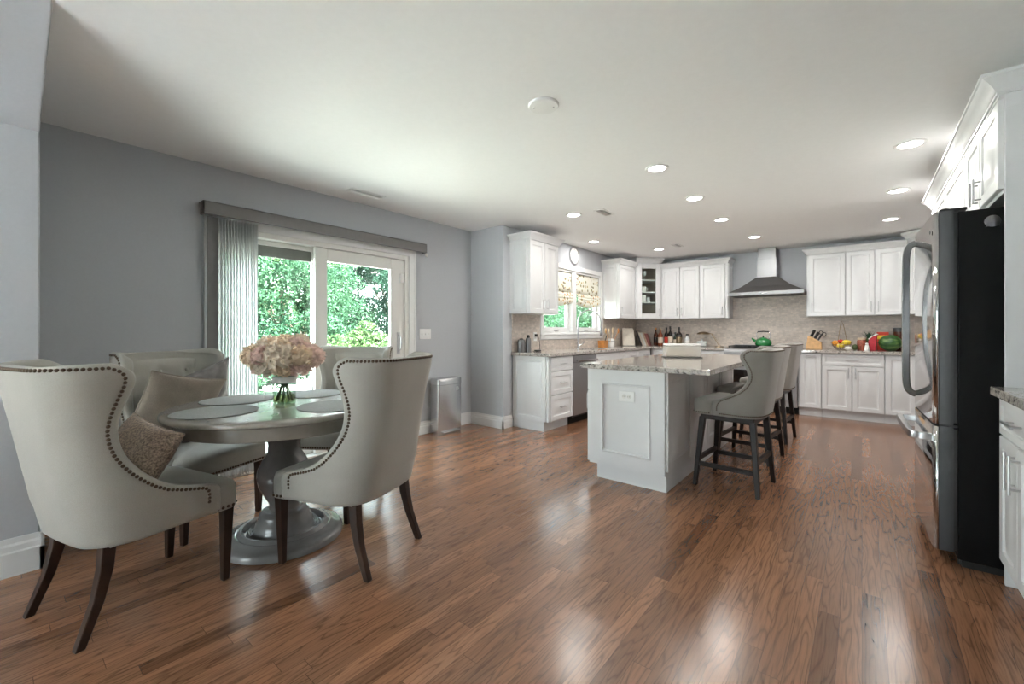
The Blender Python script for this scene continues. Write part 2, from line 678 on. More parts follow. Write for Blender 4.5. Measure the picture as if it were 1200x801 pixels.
def place(o, loc, rz=0):
    o.location = loc
    o.rotation_euler = (0, 0, rz)
    return o


def copy_tree(o, parent=None):
    c = o.copy()
    COL.objects.link(c)
    c.parent = parent
    for ch in list(o.children):
        copy_tree(ch, c)
    return c


def catmull(keys, n):
    out = []
    m = len(keys) - 1
    for i in range(n):
        x = m * i / (n - 1)
        k = min(int(x), m - 1)
        f = x - k
        p0, p1, p2, p3 = keys[max(k - 1, 0)], keys[k], keys[k + 1], keys[min(k + 2, m)]
        out.append(tuple(0.5 * (2 * b + (c - a) * f + (2 * a - 5 * b + 4 * c - d) * f * f + (3 * b - a - 3 * c + d) * f ** 3) for a, b, c, d in zip(p0, p1, p2, p3)))
    return out


def resample(pts, n):
    pts = [Vector(p) for p in pts]
    d = [0]
    for a, b in zip(pts, pts[1:]):
        d.append(d[-1] + (b - a).length)
    out = []
    k = 0
    for i in range(n):
        t = d[-1] * i / (n - 1)
        while k < len(pts) - 2 and d[k + 1] < t:
            k += 1
        f = (t - d[k]) / max(1e-9, d[k + 1] - d[k])
        out.append(pts[k].lerp(pts[k + 1], min(1, max(0, f))))
    return out


# ------------------------------------------------------------------ room
XL, XK, XR = -3.87, -3.335, 1.12       # patio wall, kitchen left wall, right wall
YW, YRET, YB0 = 7.78, 3.89, -4.0       # back wall, return wall, wall behind the camera
HC = 2.445
PX, PY = -3.15, 0.15                   # end of the near left wall
DO0, DO1, DOZ = 1.06, 2.92, 2.0        # patio door opening
KW0, KW1, KZ0, KZ1 = 4.72, 6.36, 1.13, 2.07   # kitchen window opening

m = MB().box(-4.2, -4.2, -0.1, 1.3, 8.0, 0)
struct(m.build('floor', 'oak_floor', smooth=0))
m = MB().box(-4.2, -4.2, HC, 1.3, 8.0, HC + 0.15)
struct(m.build('ceiling', 'ceiling_paint', smooth=0))
m = MB()
m.box(XL - 0.15, -0.1, 0, XL, DO0, HC).box(XL - 0.15, DO1, 0, XL, YRET + 0.1, HC).box(XL - 0.15, DO0, DOZ, XL, DO1, HC)
struct(m.build('wall_left', 'wall_paint', smooth=0))
m = MB()
m.box(XL - 0.15, YRET, 0, XK, YRET + 0.12, HC)
m.box(XK - 0.15, YRET + 0.12, 0, XK, KW0, HC).box(XK - 0.15, KW1, 0, XK, YW + 0.1, HC)
m.box(XK - 0.15, KW0, 0, XK, KW1, KZ0).box(XK - 0.15, KW0, KZ1, XK, KW1, HC)
struct(m.build('wall_kitchen_left', 'wall_paint', smooth=0))
struct(MB().box(XK - 0.1, YW, 0, XR + 0.1, YW + 0.15, HC).build('wall_back', 'wall_paint', smooth=0))
struct(MB().box(XR, YB0, 0, XR + 0.15, YW, HC).build('wall_right', 'wall_paint', smooth=0))
m = MB()
m.box(PX - 0.2, YB0 - 0.15, 0, -3.1, YB0, HC).box(-0.9, YB0 - 0.15, 0, XR, YB0, HC)
m.box(-3.1, YB0 - 0.15, 0, -0.9, YB0, 0.25).box(-3.1, YB0 - 0.15, 2.25, -0.9, YB0, HC)
struct(m.build('wall_rear', 'wall_paint', smooth=0))
m = MB()
m.box(XL - 0.15, YB0, 0, PX, PY, HC)
m.loft([[(PX, y, 2.155), (-2.4, y, HC), (PX, y, HC)] for y in (YB0, PY)])
struct(m.build('wall_near_left', 'wall_paint', smooth=0, bevel=0.006))
# added rear window, unseen behind the camera, placed to light the room
r = struct(MB().box(-3.1, YB0 - 0.1, 0.25, -0.9, YB0 - 0.09, 2.25).build('added_rear_window', 'pane_glass', smooth=0))
m = MB()
for x in (-3.07, -2.0, -0.93):
    m.box(x - 0.03, YB0 - 0.13, 0.25, x + 0.03, YB0 - 0.04, 2.25)
m.box(-3.1, YB0 - 0.13, 0.25, -0.9, YB0 - 0.04, 0.31).box(-3.1, YB0 - 0.13, 2.19, -0.9, YB0 - 0.04, 2.25)
m.build('window_frame', 'trim_white', r, bevel=0.004)


def base_profile(h=0.15, d=0.016):
    return [(0, 0), (d, 0), (d, h * 0.62), (d * 0.75, h * 0.66), (d * 0.75, h * 0.8), (d * 0.45, h * 0.86), (d * 0.35, h), (0, h)]


def baseboard(name, p, q, nrm, h=0.18):
    prof = base_profile(h)
    loops = [[(e[0] + nrm[0] * a, e[1] + nrm[1] * a, z) for a, z in prof] for e in (p, q)]
    o = MB().loft(loops).build(name, 'trim_white', smooth=0)
    return struct(o)


baseboard('baseboard_left', (XL, DO1 + 0.09), (XL, YRET), (1, 0), 0.145)
baseboard('baseboard_left_near', (XL, PY), (XL, DO0 - 0.09), (1, 0), 0.145)
baseboard('baseboard_return', (XL, YRET), (XK + 0.016, YRET), (0, -1), 0.145)
baseboard('baseboard_corner', (XK, YRET - 0.016), (XK, YRET + 0.165), (1, 0), 0.145)
baseboard('baseboard_near_left', (PX, YB0), (PX, PY + 0.016), (1, 0))
baseboard('baseboard_near_end', (XL, PY), (PX + 0.016, PY), (0, 1))
baseboard('baseboard_right', (XR, YB0), (XR, 1.3), (-1, 0))

# ------------------------------------------------------------------ patio door
dr = bpy.data.objects.new('door_1', None)
COL.objects.link(dr)
dr.location = (XL, DO0, 0)
struct(dr)
W_ = DO1 - DO0


def dloc(mb):
    return mb


m = MB()      # jambs, head and sill inside the opening
m.box(-0.14, 0, 0, 0.0, 0.045, DOZ).box(-0.14, W_ - 0.045, 0, 0.0, W_, DOZ).box(-0.14, 0.045, DOZ - 0.05, 0.0, W_ - 0.045, DOZ).box(-0.14, 0.045, 0, 0.0, W_ - 0.045, 0.035)
m.build('door_frame', 'vinyl_white', dr, bevel=0.004)
m = MB()
m.box(0, -0.04, 0, 0.018, 0.005, DOZ + 0.085).box(0, W_ - 0.005, 0, 0.018, W_ + 0.085, DOZ + 0.085).box(0, 0.005, DOZ - 0.005, 0.018, W_ - 0.005, DOZ + 0.085)
m.box(0.018, -0.04, 0, 0.026, -0.022, DOZ + 0.085).box(0.018, W_ + 0.06, 0, 0.026, W_ + 0.085, DOZ + 0.085)
m.build('door_casing', 'trim_white', dr, bevel=0.004)
# fixed panel (left) and sliding panel (right)
g0, g1 = 0.045, 0.86
m = MB()
m.box(-0.125, g0, 0.035, -0.085, g0 + 0.06, DOZ - 0.05).box(-0.125, g1 - 0.03, 0.035, -0.085, g1 + 0.05, DOZ - 0.05)
m.box(-0.125, g0 + 0.06, 0.035, -0.085, g1 - 0.03, 0.13).box(-0.125, g0 + 0.06, DOZ - 0.09, -0.085, g1 - 0.03, DOZ - 0.05)
fp = m.build('fixed_panel', 'vinyl_white', dr, bevel=0.004)
MB().box(-0.108, g0 + 0.05, 0.12, -0.102, g1 - 0.02, DOZ - 0.08).build('glass_pane', 'pane_glass', fp, smooth=0)
hp = MB().box(-0.13, g0 + 0.02, DOZ - 0.185, -0.112, g1, DOZ - 0.08).build('eave_band', 'valance_grey', fp, bevel=0.003)  # stands in for the outside eave seen through the glass
hp['label'] = 'grey band standing in for the eave above the fixed pane'
s0, s1 = 0.83, W_ - 0.045
m = MB()
m.box(-0.07, s0, 0.035, -0.025, s0 + 0.115, DOZ - 0.05).box(-0.07, s1 - 0.17, 0.035, -0.025, s1, DOZ - 0.05)
m.box(-0.07, s0 + 0.115, 0.035, -0.025, s1 - 0.17, 0.16).box(-0.07, s0 + 0.115, DOZ - 0.17, -0.025, s1 - 0.17, DOZ - 0.05)
sp = m.build('sliding_panel', 'vinyl_white', dr, bevel=0.006)
MB().box(-0.051, s0 + 0.1, 0.15, -0.045, s1 - 0.16, DOZ - 0.16).build('glass_pane', 'pane_glass', sp, smooth=0)
m = MB()
hy = s1 - 0.075
m.box(-0.025, hy - 0.02, 0.93, -0.018, hy + 0.02, 1.16)
m.tube([(-0.018, hy, 0.96), (0.02, hy, 0.975), (0.028, hy, 1.0), (0.028, hy, 1.09), (0.02, hy, 1.115), (-0.018, hy, 1.13)], 0.008)
h = m.build('door_handle', 'nickel', sp, bevel=0.002)
m = MB()
m.box(-0.024, s1 - 0.06, 1.70, -0.004, s1 - 0.01, 1.80)
m.build('alarm_sensor', 'plate_white', dr, bevel=0.006)

# vertical blind
bl = thing('vertical_blind', 'grey headrail with pale vertical vanes stacked at left of the patio door', 'blind', (XL, 0.99, 2.045))
m = MB().box(0.09, 0, 0, 0.105, 2.10, 0.098).box(0.026, 0, 0.0, 0.105, 0.014, 0.098).box(0.026, 2.086, 0.0, 0.105, 2.10, 0.098).box(0.0, 0, 0.088, 0.105, 2.10, 0.098)
m.build('valance', 'valance_grey', bl, bevel=0.003)
m = MB().box(0.045, 0.02, 0.05, 0.075, 2.08, 0.085)
m.build('track', 'plate_white', bl)
for k in range(13):
    y = 0.128 + k * 0.0206
    a = math.radians(random.uniform(90, 98))
    m = MB()
    hw = 0.036
    rows = []
    for z in (-0.01, -0.7, -1.35, -2.005):
        rows.append([(0.06 + math.sin(a) * q * hw + math.cos(a) * 0.004 * (1 - q * q), y + math.cos(a) * q * hw, z) for q in (-1, -0.5, 0, 0.5, 1)])
    m.grid(rows)
    v = m.build('vane', 'vane_cloth', bl, solid=0.0012, recalc=False)
m = MB().box(0.05, 0.04, -2.005, 0.056, 0.112, -0.005)
v = m.build('vane', 'valance_grey', bl)
v['label'] = 'dark grey flat end vane'
m = MB()
m.box(0.03, 2.10, 0.02, 0.06, 2.112, 0.05).tube([(0.05, 2.106, 0.035), (0.05, 2.125, 0.0), (0.05, 2.132, -0.01)], 0.012)
m.ball((0.055, 2.135, -0.012), 0.02)
m.build('end_bracket', 'plate_white', bl)

# ------------------------------------------------------------------ kitchen window
wn = bpy.data.objects.new('window_1', None)
COL.objects.link(wn)
wn.location = (XK, KW0, KZ0)
struct(wn)
W_, H_ = KW1 - KW0, KZ1 - KZ0
m = MB()
t_ = 0.07
m.box(0, -t_, -t_, 0.02, 0.0, H_ + t_).box(0, W_, -t_, 0.02, W_ + t_, H_ + t_).box(0, 0, H_, 0.02, W_, H_ + t_).box(0, 0, -t_, 0.02, W_, 0)
m.box(0, -t_ - 0.01, -t_ * 0.0 - 0.012, 0.035, W_ + t_ + 0.01, 0.008)
m.build('window_casing', 'trim_white', wn, bevel=0.004)
m = MB()
m.box(-0.13, 0, 0, 0, 0.03, H_).box(-0.13, W_ - 0.03, 0, 0, W_, H_).box(-0.13, 0.03, H_ - 0.03, 0, W_ - 0.03, H_).box(-0.13, 0.03, 0, 0, W_ - 0.03, 0.03)
m.box(-0.13, W_ / 2 - 0.06, 0.03, 0.0, W_ / 2 + 0.06, H_ - 0.03)
m.build('window_frame', 'trim_white', wn, bevel=0.003)
for a, b in ((0.03, W_ / 2 - 0.06), (W_ / 2 + 0.06, W_ - 0.03)):
    m = MB()
    m.box(-0.1, a, 0.03, -0.05, a + 0.055, H_ - 0.03).box(-0.1, b - 0.055, 0.03, -0.05, b, H_ - 0.03)
    m.box(-0.1, a + 0.055, 0.03, -0.05, b - 0.055, 0.10).box(-0.1, a + 0.055, H_ - 0.09, -0.05, b - 0.055, H_ - 0.03)
    s_ = m.build('sash', 'trim_white', wn, bevel=0.004)
    MB().box(-0.078, a + 0.05, 0.09, -0.072, b - 0.05, H_ - 0.08).build('pane', 'pane_glass', s_, smooth=0)
    c_ = (a + b) / 2
    m = MB().box(-0.05, c_ - 0.05, 0.045, -0.035, c_ + 0.05, 0.062)
    m.tube([(-0.035, c_ - 0.03, 0.055), (-0.015, c_, 0.06), (-0.012, c_ + 0.045, 0.06)], 0.006)
    m.build('crank', 'nickel', s_)
# roman shades
for i, (a, b) in enumerate(((KW0 + 0.035, KW0 + W_ / 2 - 0.065), (KW0 + W_ / 2 + 0.065, KW1 - 0.035))):
    rs = thing('roman_shade', ('left' if i == 0 else 'right') + ' cream floral roman shade ' + ('partly behind the wall cabinet' if i == 0 else 'in the window above the faucet'), 'window shade', (XK, a, KZ1), 0, 'roman shades in the kitchen window')
    wd = b - a
    ys = [wd * k / 24 for k in range(25)]
    rows = []
    for z, x in ((-0.032, -0.02), (-0.15, -0.02), (-0.25, -0.018), (-0.335, -0.014)):
        rows.append([(x, y, z) for y in ys])
    MB().grid(rows).build('cloth', 'floral_cloth', rs, solid=0.003, recalc=False)
    rows = []
    for z, x in ((-0.325, -0.012), (-0.338, 0.012), (-0.365, 0.02), (-0.385, 0.004), (-0.378, 0.018), (-0.40, 0.028), (-0.425, 0.012), (-0.418, 0.022), (-0.45, 0.026), (-0.475, 0.0), (-0.49, -0.016)):
        rows.append([(x, y, z + (-0.045 * math.sin(PI * y / wd) if z < -0.44 else -0.01 * math.sin(PI * y / wd))) for y in ys])
    MB().grid(rows).build('fold', 'floral_cloth', rs, solid=0.003, sub=1, recalc=False)
    MB().box(-0.035, 0.0, -0.031, -0.005, wd, -0.0305 + 0.0).box(-0.03, 0, -0.06, -0.024, wd, -0.03).build('headrail', 'trim_white', rs)

# wall clock
ck = thing('wall_clock', 'round white wall clock with grey rim above the kitchen window', 'clock', (XK, 5.52, 2.30))
RX = Matrix.Rotation(PI / 2, 4, 'Y')
MB().lathe([(0.114, 0), (0.130, 0), (0.132, 0.012), (0.130, 0.026), (0.124, 0.030), (0.116, 0.024), (0.115, 0.006), (0.114, 0.004)], seg=48).xf(RX).build('rim', 'nickel', ck)
MB().lathe([(0.116, 0.001), (0.116, 0.012), (0.05, 0.0125)], seg=48).xf(RX).build('dial', 'ceramic', ck)
m = MB()
for k in range(12):
    a = 2 * PI * k / 12
    l = 0.018 if k % 3 == 0 else 0.010
    q = MB().box(0.0126, -0.0025, 0.098 - l, 0.0136, 0.0025, 0.098)
    q.xf(Matrix.Rotation(a, 4, 'X'))
    q.build('hour_mark', 'black_plastic', ck)
for ang, l, wd in ((0.9, 0.055, 0.004), (-2.1, 0.085, 0.003)):
    MB().box(0.014, -wd, -0.01, 0.0155, wd, l).xf(Matrix.Rotation(ang, 4, 'X')).build('hand', 'black_plastic', ck)

# ------------------------------------------------------------------ ceiling fittings
def lamp(x, y, label, on=True):
    t = thing('recessed_light', label, 'ceiling light', (x, y, HC), 0, 'recessed ceiling lights')
    MB().lathe([(0.088, 0), (0.088, -0.004), (0.082, -0.008), (0.066, -0.007), (0.062, -0.001), (0.062, 0)], seg=40, cap=False).build('trim_ring', 'plate_white', t)
    MB().lathe([(0.0625, -0.0012), (0.0625, -0.0032), (0.02, -0.0036)], seg=40).build('lens', 'lamp_glow', t)
    d = bpy.data.lights.new('lamp_light', 'AREA')
    d.shape = 'DISK'
    d.size = 0.12
    d.energy = LAMP_W
    d.color = (1.0, 0.965, 0.92)
    o = bpy.data.objects.new('lamp_light', d)
    COL.objects.link(o)
    o.parent = t
    o.location = (0, 0, -0.009)
    return t


lamp(-1.24, 3.30, 'recessed ceiling light nearest the camera in the row over the island')
lamp(-1.24, 4.27, 'second recessed ceiling light of the row running over the island')
lamp(-1.24, 5.28, 'third recessed ceiling light of the row running over the island')
lamp(-1.12, 6.53, 'recessed ceiling light just in front of the range hood')
lamp(-2.44, 4.04, 'recessed ceiling light beside a vent near the tall grey wall corner')
lamp(-2.95, 5.43, 'recessed ceiling light in front of the wall clock and kitchen window')
lamp(-2.44, 6.575, 'recessed ceiling light by the glass-door corner cabinet')
lamp(0.254, 3.97, 'recessed ceiling light nearest the refrigerator crown moulding')
lamp(0.254, 5.21, 'middle recessed ceiling light of the right row by the fridge')
lamp(0.254, 6.48, 'farthest recessed ceiling light on the right, before the right corner')
t = thing('ceiling_cover', 'unlit round white ceiling fitting above the open floor', 'ceiling fitting', (-1.388, 1.973, HC))
MB().lathe([(0.086, 0), (0.086, -0.006), (0.08, -0.012), (0.03, -0.016), (0.0, -0.016)], seg=40, cap=False).build('plate', 'plate_white', t)
m = MB()
for a in (0.6, 0.6 + PI):
    m.ball((0.055 * math.cos(a), 0.055 * math.sin(a), -0.014), 0.005, 8, 6)
m.build('screw', 'nickel', t)


def vent(x, y, rz, wx, wy, label):
    t = thing('ceiling_vent', label, 'vent', (x, y, HC), rz, 'ceiling air vents')
    f = 0.02
    m = MB()
    m.box(-wx / 2, -wy / 2, -0.006, -wx / 2 + f, wy / 2, 0).box(wx / 2 - f, -wy / 2, -0.006, wx / 2, wy / 2, 0)
    m.box(-wx / 2 + f, -wy / 2, -0.006, wx / 2 - f, -wy / 2 + f, 0).box(-wx / 2 + f, wy / 2 - f, -0.006, wx / 2 - f, wy / 2, 0)
    m.build('frame', 'plate_white', t, bevel=0.001)
    MB().box(-wx / 2 + f, -wy / 2 + f, -0.0015, wx / 2 - f, wy / 2 - f, -0.0005).build('duct', 'slot_dark', t)
    n = 7
    m = MB()
    for k in range(n):
        u = -wx / 2 + f + (wx - 2 * f) * (k + 0.5) / n
        if wx > 0:
            s = 0.5 if k < n // 2 else -0.5
            q = MB().box(-0.0008, -wy / 2 + f, -0.006, 0.0008, wy / 2 - f, 0.006).xf(Matrix.Translation((u, 0, -0.006)) @ Matrix.Rotation(s * 1.6, 4, 'Y'))
            m.add(q.v, q.f)
    m.build('louver', 'plate_white', t)


vent(-2.136, 4.161, 0, 0.12, 0.26, 'ceiling vent right of the light over the left counter end')
vent(-2.128, 6.45, 0, 0.12, 0.26, 'farther ceiling vent, beside the corner cabinet light')
vent(-3.55, 2.2, 0, 0.12, 0.34, 'ceiling vent above the patio door at the wall edge')

# ------------------------------------------------------------------ wall plates
def plate(name, label, loc, rz, wd, ht, kind):
    t = thing(name, label, 'wall plate', loc, rz)
    MB().box(-wd / 2, -0.006, -ht / 2, wd / 2, 0, ht / 2).build('cover', 'plate_white', t, bevel=0.002)
    if kind == 'switch':
        for k in range(3):
            u = (k - 1) * 0.046
            MB().box(u - 0.006, -0.016, -0.012, u + 0.006, -0.006, 0.010).build('toggle', 'plate_white', t, bevel=0.002)
    else:
        vertical = ht > wd
        for s in (-1, 1):
            cx_, cz = (0, s * 0.02) if vertical else (s * 0.02, 0)
            MB().lathe([(0.0165, 0), (0.0165, 0.003), (0.01, 0.0035)], seg=20).xf(Matrix.Translation((cx_, -0.006, cz)) @ Matrix.Rotation(PI / 2, 4, 'X')).build('socket', 'ceramic', t)
            m = MB()
            m.box(cx_ - 0.007, -0.0105, cz - 0.004, cx_ - 0.005, -0.0096, cz + 0.006).box(cx_ + 0.005, -0.0105, cz - 0.004, cx_ + 0.007, -0.0096, cz + 0.006)
            m.build('slot', 'slot_dark', t)
    return t


plate('light_switch', 'white triple toggle light switch on the wall beside the patio door', (XL, 3.147, 1.14), PI / 2, 0.165, 0.118, 'switch')

# ------------------------------------------------------------------ cabinets
RINGS = [(0, 0.0), (0, 0.017), (0.003, 0.02), (0.052, 0.02), (0.058, 0.013), (0.064, 0.011), (0.074, 0.011), (0.098, 0.0185)]
FLATRINGS = [(0, 0.0), (0, 0.017), (0.003, 0.02), (0.034, 0.02), (0.038, 0.013), (0.044, 0.012), (0.05, 0.012), (0.062, 0.018)]


def panel(x0, x1, z0, z1, rings=None, y=0.0):
    rings = rings or (FLATRINGS if (z1 - z0) < 0.24 or (x1 - x0) < 0.24 else RINGS)
    k = min(1.0, 0.46 * min(x1 - x0, z1 - z0) / rings[-1][0])
    loops = []
    for d, h in rings:
        d *= k
        loops.append([(x0 + d, y - h, z0 + d), (x1 - d, y - h, z0 + d), (x1 - d, y - h, z1 - d), (x0 + d, y - h, z1 - d)])
    return MB().loft(loops)


def pull(parent, x, z, length, vertical, y=-0.02):
    m = MB()
    r = 0.0055
    o = y - 0.03
    if vertical:
        m.tube([(x, o, z - length / 2), (x, o, z + length / 2)], r, 10)
        for s in (-1, 1):
            m.tube([(x, y + 0.001, z + s * length * 0.36), (x, o, z + s * length * 0.36)], 0.0045, 8)
    else:
        m.tube([(x - length / 2, o, z), (x + length / 2, o, z)], r, 10)
        for s in (-1, 1):
            m.tube([(x + s * length * 0.36, y + 0.001, z), (x + s * length * 0.36, o, z)], 0.0045, 8)
    return m.build('handle', 'nickel', parent)


def cabinet(name, label, loc, rz, wd, dp, z0, z1, fronts, crown=None, toe=None, sides='', cat='cabinet', group=None, open_front=False):
    """front at local y=0 facing -y; local x runs left to right as seen from the front"""
    t = thing(name, label, cat, loc, rz, group)
    if open_front:
        k = 0.018
        m = MB().box(0, 0, z0, k, dp, z1).box(wd - k, 0, z0, wd, dp, z1).box(k, 0, z0, wd - k, dp, z0 + k).box(k, 0, z1 - k, wd - k, dp, z1)
        body = m.build('body', 'cabinet_white', t, smooth=0)
    else:
        body = MB().box(0, 0.0, z0, wd, dp, z1).build('body', 'cabinet_white', t, smooth=0)
    if 'L' in sides or 'R' in sides:
        for sd_ in sides:
            q = panel(0.03, dp - 0.0, z0 + 0.0, z1 - 0.0, [(0, 0), (0, 0.012), (0.05, 0.012), (0.056, 0.006), (0.064, 0.005), (0.08, 0.010)])
            if sd_ == 'L':
                q.xf(Matrix(((0, 1, 0, 0), (1, 0, 0, 0), (0, 0, 1, 0), (0, 0, 0, 1))))
            else:
                q.xf(Matrix(((0, -1, 0, wd), (1, 0, 0, 0), (0, 0, 1, 0), (0, 0, 0, 1))))
            q.build('side_panel', 'cabinet_white', t, bevel=0.001)
    for kind, x0, x1, a0, a1, hx, hz, hl in fronts:
        if kind == 'glass':
            m = MB()
            e = 0.06
            m.box(x0, -0.02, a0, x0 + e, 0, a1).box(x1 - e, -0.02, a0, x1, 0, a1).box(x0 + e, -0.02, a0, x1 - e, 0, a0 + e).box(x0 + e, -0.02, a1 - e, x1 - e, 0, a1)
            d = m.build('door', 'cabinet_white', t, bevel=0.003)
            MB().box(x0 + e - 0.005, -0.011, a0 + e - 0.005, x1 - e + 0.005, -0.008, a1 - e + 0.005).build('glass_pane', 'pane_glass', d, smooth=0)
        else:
            d = panel(x0, x1, a0, a1).build('drawer' if kind == 'drawer' else 'door', 'cabinet_white', t, smooth=30)
        if hx is not None:
            pull(d, hx, hz, hl, kind != 'drawer')
    if toe is not None:
        rec, tl, tr = toe
        MB().box(tl, rec, 0, wd - tr, dp, z0).build('toe_kick', 'cabinet_white', t, smooth=0)
    if crown:
        ct, cl, cr = crown       # total height, left exposed, right exposed
        prof = [(0.0, 0), (0.008, 0.0), (0.008, 0.012), (0.014, 0.016), (0.022, 0.030), (0.040, 0.052), (0.052, 0.060), (0.054, 0.066), (0.060, 0.068), (0.060, 1.0)]
        loops = []
        for o, zz in prof:
            z = z1 + (ct if zz == 1.0 else zz * ct / 0.08)
            loops.append([(-o * cl, -0.02 - o, z), (wd + o * cr, -0.02 - o, z), (wd + o * cr, dp, z), (-o * cl, dp, z)])
        MB().loft(loops).build('crown', 'cabinet_white', t, smooth=30)
    return t


UZ0, UZ1, CR = 1.385, 2.262, 0.082
R90, RM90, R45, RM45 = PI / 2, -PI / 2, PI / 4, -PI / 4
UD = 0.29
XUF = -3.05       # carcass front of the left wall cabinets
# --- left run wall cabinets
cabinet('wall_cabinet', 'white double-door wall cabinet over the left counter end beside the window', (XUF, 4.03, 0), R90, 0.615, UD - 0.005, UZ0, UZ1,
        [('door', 0.004, 0.305, UZ0 + 0.004, UZ1 - 0.004, 0.268, 1.50, 0.14), ('door', 0.311, 0.611, UZ0 + 0.004, UZ1 - 0.004, 0.345, 1.50, 0.14)], (CR, 1, 1), None, 'L')
cabinet('wall_cabinet', 'narrow white wall cabinet between the kitchen window and the glass corner cabinet', (XUF, 6.43, 0), R90, 0.62, UD - 0.005, UZ0, UZ1,
        [('door', 0.012, 0.60, UZ0 + 0.004, UZ1 - 0.004, 0.06, 1.50, 0.14)], (CR, 1, 0), None, 'L')
# --- glass corner cabinet (diagonal)
pA, pB = Vector((-3.03, 7.06)), Vector((-2.73, 7.455))
dv = pB - pA
cab = thing('corner_cabinet', 'tall white corner wall cabinet with one glass door showing dishes', 'cabinet', (pA.x, pA.y, 0), math.atan2(dv.y, dv.x))
wd = dv.length
z1c = 2.357
inv = Matrix.Rotation(-math.atan2(dv.y, dv.x), 4, 'Z') @ Matrix.Translation((-pA.x, -pA.y, 0))


def loc2(x, y):
    p = inv @ Vector((x, y, 0))
    return (p.x, p.y)


foot = [loc2(pA.x, pA.y), loc2(pB.x, pB.y), loc2(pB.x, YW - 0.004), loc2(XK + 0.004, YW - 0.004), loc2(XK + 0.004, pA.y)]
m = MB()
m.prism(foot, UZ0, UZ0 + 0.018).prism(foot, z1c - 0.018, z1c)
for i in (1, 2, 3, 4):
    a, b = Vector(foot[i]), Vector(foot[(i + 1) % 5])
    d = (b - a).normalized()
    n = Vector((-d.y, d.x)) * 0.012
    m.prism([tuple(a), tuple(b), tuple(b + n), tuple(a + n)], UZ0 + 0.018, z1c - 0.018)
m.build('body', 'cabinet_white', cab, smooth=0)
m = MB()
for i in (1, 2, 3, 4):
    a, b = Vector(foot[i]), Vector(foot[(i + 1) % 5])
    d = (b - a).normalized()
    n = Vector((-d.y, d.x))
    m.prism([tuple(a + n * 0.0125), tuple(b + n * 0.0125), tuple(b + n * 0.015), tuple(a + n * 0.015)], UZ0 + 0.019, z1c - 0.019)
m.build('lining', 'cabinet_inside', cab, smooth=0)
fl = 0.03
m = MB().box(0, -0.004, UZ0, fl, 0.016, z1c).box(wd - fl, -0.004, UZ0, wd, 0.016, z1c).box(fl, -0.004, UZ0, wd - fl, 0.016, UZ0 + 0.02).box(fl, -0.004, z1c - 0.02, wd - fl, 0.016, z1c)
m.build('face_frame', 'cabinet_white', cab, smooth=0)
m = MB()
x0, x1, a0, a1, e = 0.024, wd - 0.024, UZ0 + 0.006, z1c - 0.006, 0.088
m.box(x0, -0.024, a0, x0 + e, -0.005, a1).box(x1 - e, -0.024, a0, x1, -0.005, a1).box(x0 + e, -0.024, a0, x1 - e, -0.005, a0 + e).box(x0 + e, -0.024, a1 - e, x1 - e, -0.005, a1)
d = m.build('door', 'cabinet_white', cab, bevel=0.003)
MB().box(x0 + e - 0.005, -0.015, a0 + e - 0.005, x1 - e + 0.005, -0.012, a1 - e + 0.005).build('glass_pane', 'pane_glass', d, smooth=0)
pull(d, x1 - 0.03, 1.50, 0.14, True, -0.024)
inner = [(0.035, 0.018), (wd - 0.035, 0.018), loc2(pB.x - 0.02, YW - 0.03), loc2(XK + 0.03, YW - 0.03), loc2(XK + 0.03, pA.y + 0.02)]
SHZ = (1.63, 1.80, 1.99)
for z in (1.665, 1.845, 2.055):
    MB().prism(inner, z, z + 0.016).build('shelf', 'cabinet_white', cab, smooth=0)
prof = [(0.0, 0), (0.008, 0.0), (0.008, 0.012), (0.022, 0.030), (0.040, 0.052), (0.054, 0.062), (0.06, 0.064), (0.06, 0.1)]
loops = []
for o, zz in prof:
    loops.append([(foot[0][0] - 0.3 * o, -0.02 - o, z1c + zz * 0.85), (foot[1][0] + 0.3 * o, -0.02 - o, z1c + zz * 0.85)] + [(q[0], q[1], z1c + zz * 0.85) for q in foot[1:]] + [(foot[0][0], foot[0][1], z1c + zz * 0.85)])
MB().loft(loops).build('crown', 'cabinet_white', cab, smooth=30)
DIAG = math.atan2(dv.y, dv.x)


def on_diag(u, dpt, z):
    p = Matrix.Translation((pA.x, pA.y, 0)) @ Matrix.Rotation(DIAG, 4, 'Z') @ Vector((u, dpt, z))
    return (p.x, p.y, p.z)


def bowl_mb(r, h, th=0.004):
    return MB().lathe([(r * 0.45, 0), (r * 0.5, h * 0.06), (r * 0.8, h * 0.4), (r, h), (r - th, h), (r * 0.78 - th, h * 0.42), (r * 0.45, h * 0.12), (0.001, h * 0.1)], seg=28, cap=True)


def cup_thing(name, label, loc, r, h, cat, handle=False, glass=False):
    t = thing(name, label, cat, loc)
    MB().lathe([(r * 0.8, 0), (r, h * 0.1), (r, h), (r - 0.004, h), (r - 0.004, h * 0.12), (0.001, h * 0.1)], seg=24).build('cup', 'clear_glass_dish' if glass else 'ceramic', t)
    if handle:
        MB().tube([(r * 0.95, 0, h * 0.8), (r * 1.5, 0, h * 0.75), (r * 1.6, 0, h * 0.5), (r * 1.4, 0, h * 0.25), (r * 0.97, 0, h * 0.22)], 0.005, 8).build('handle', 'ceramic', t)
    else:
        MB().lathe([(r * 1.0, 0), (r * 1.02, 0.003), (r * 1.02, 0.006), (r, 0.008)], (0, 0, h * 0.55), seg=24, cap=False).build('band', 'clear_glass_dish' if glass else 'ceramic', t)
    return t


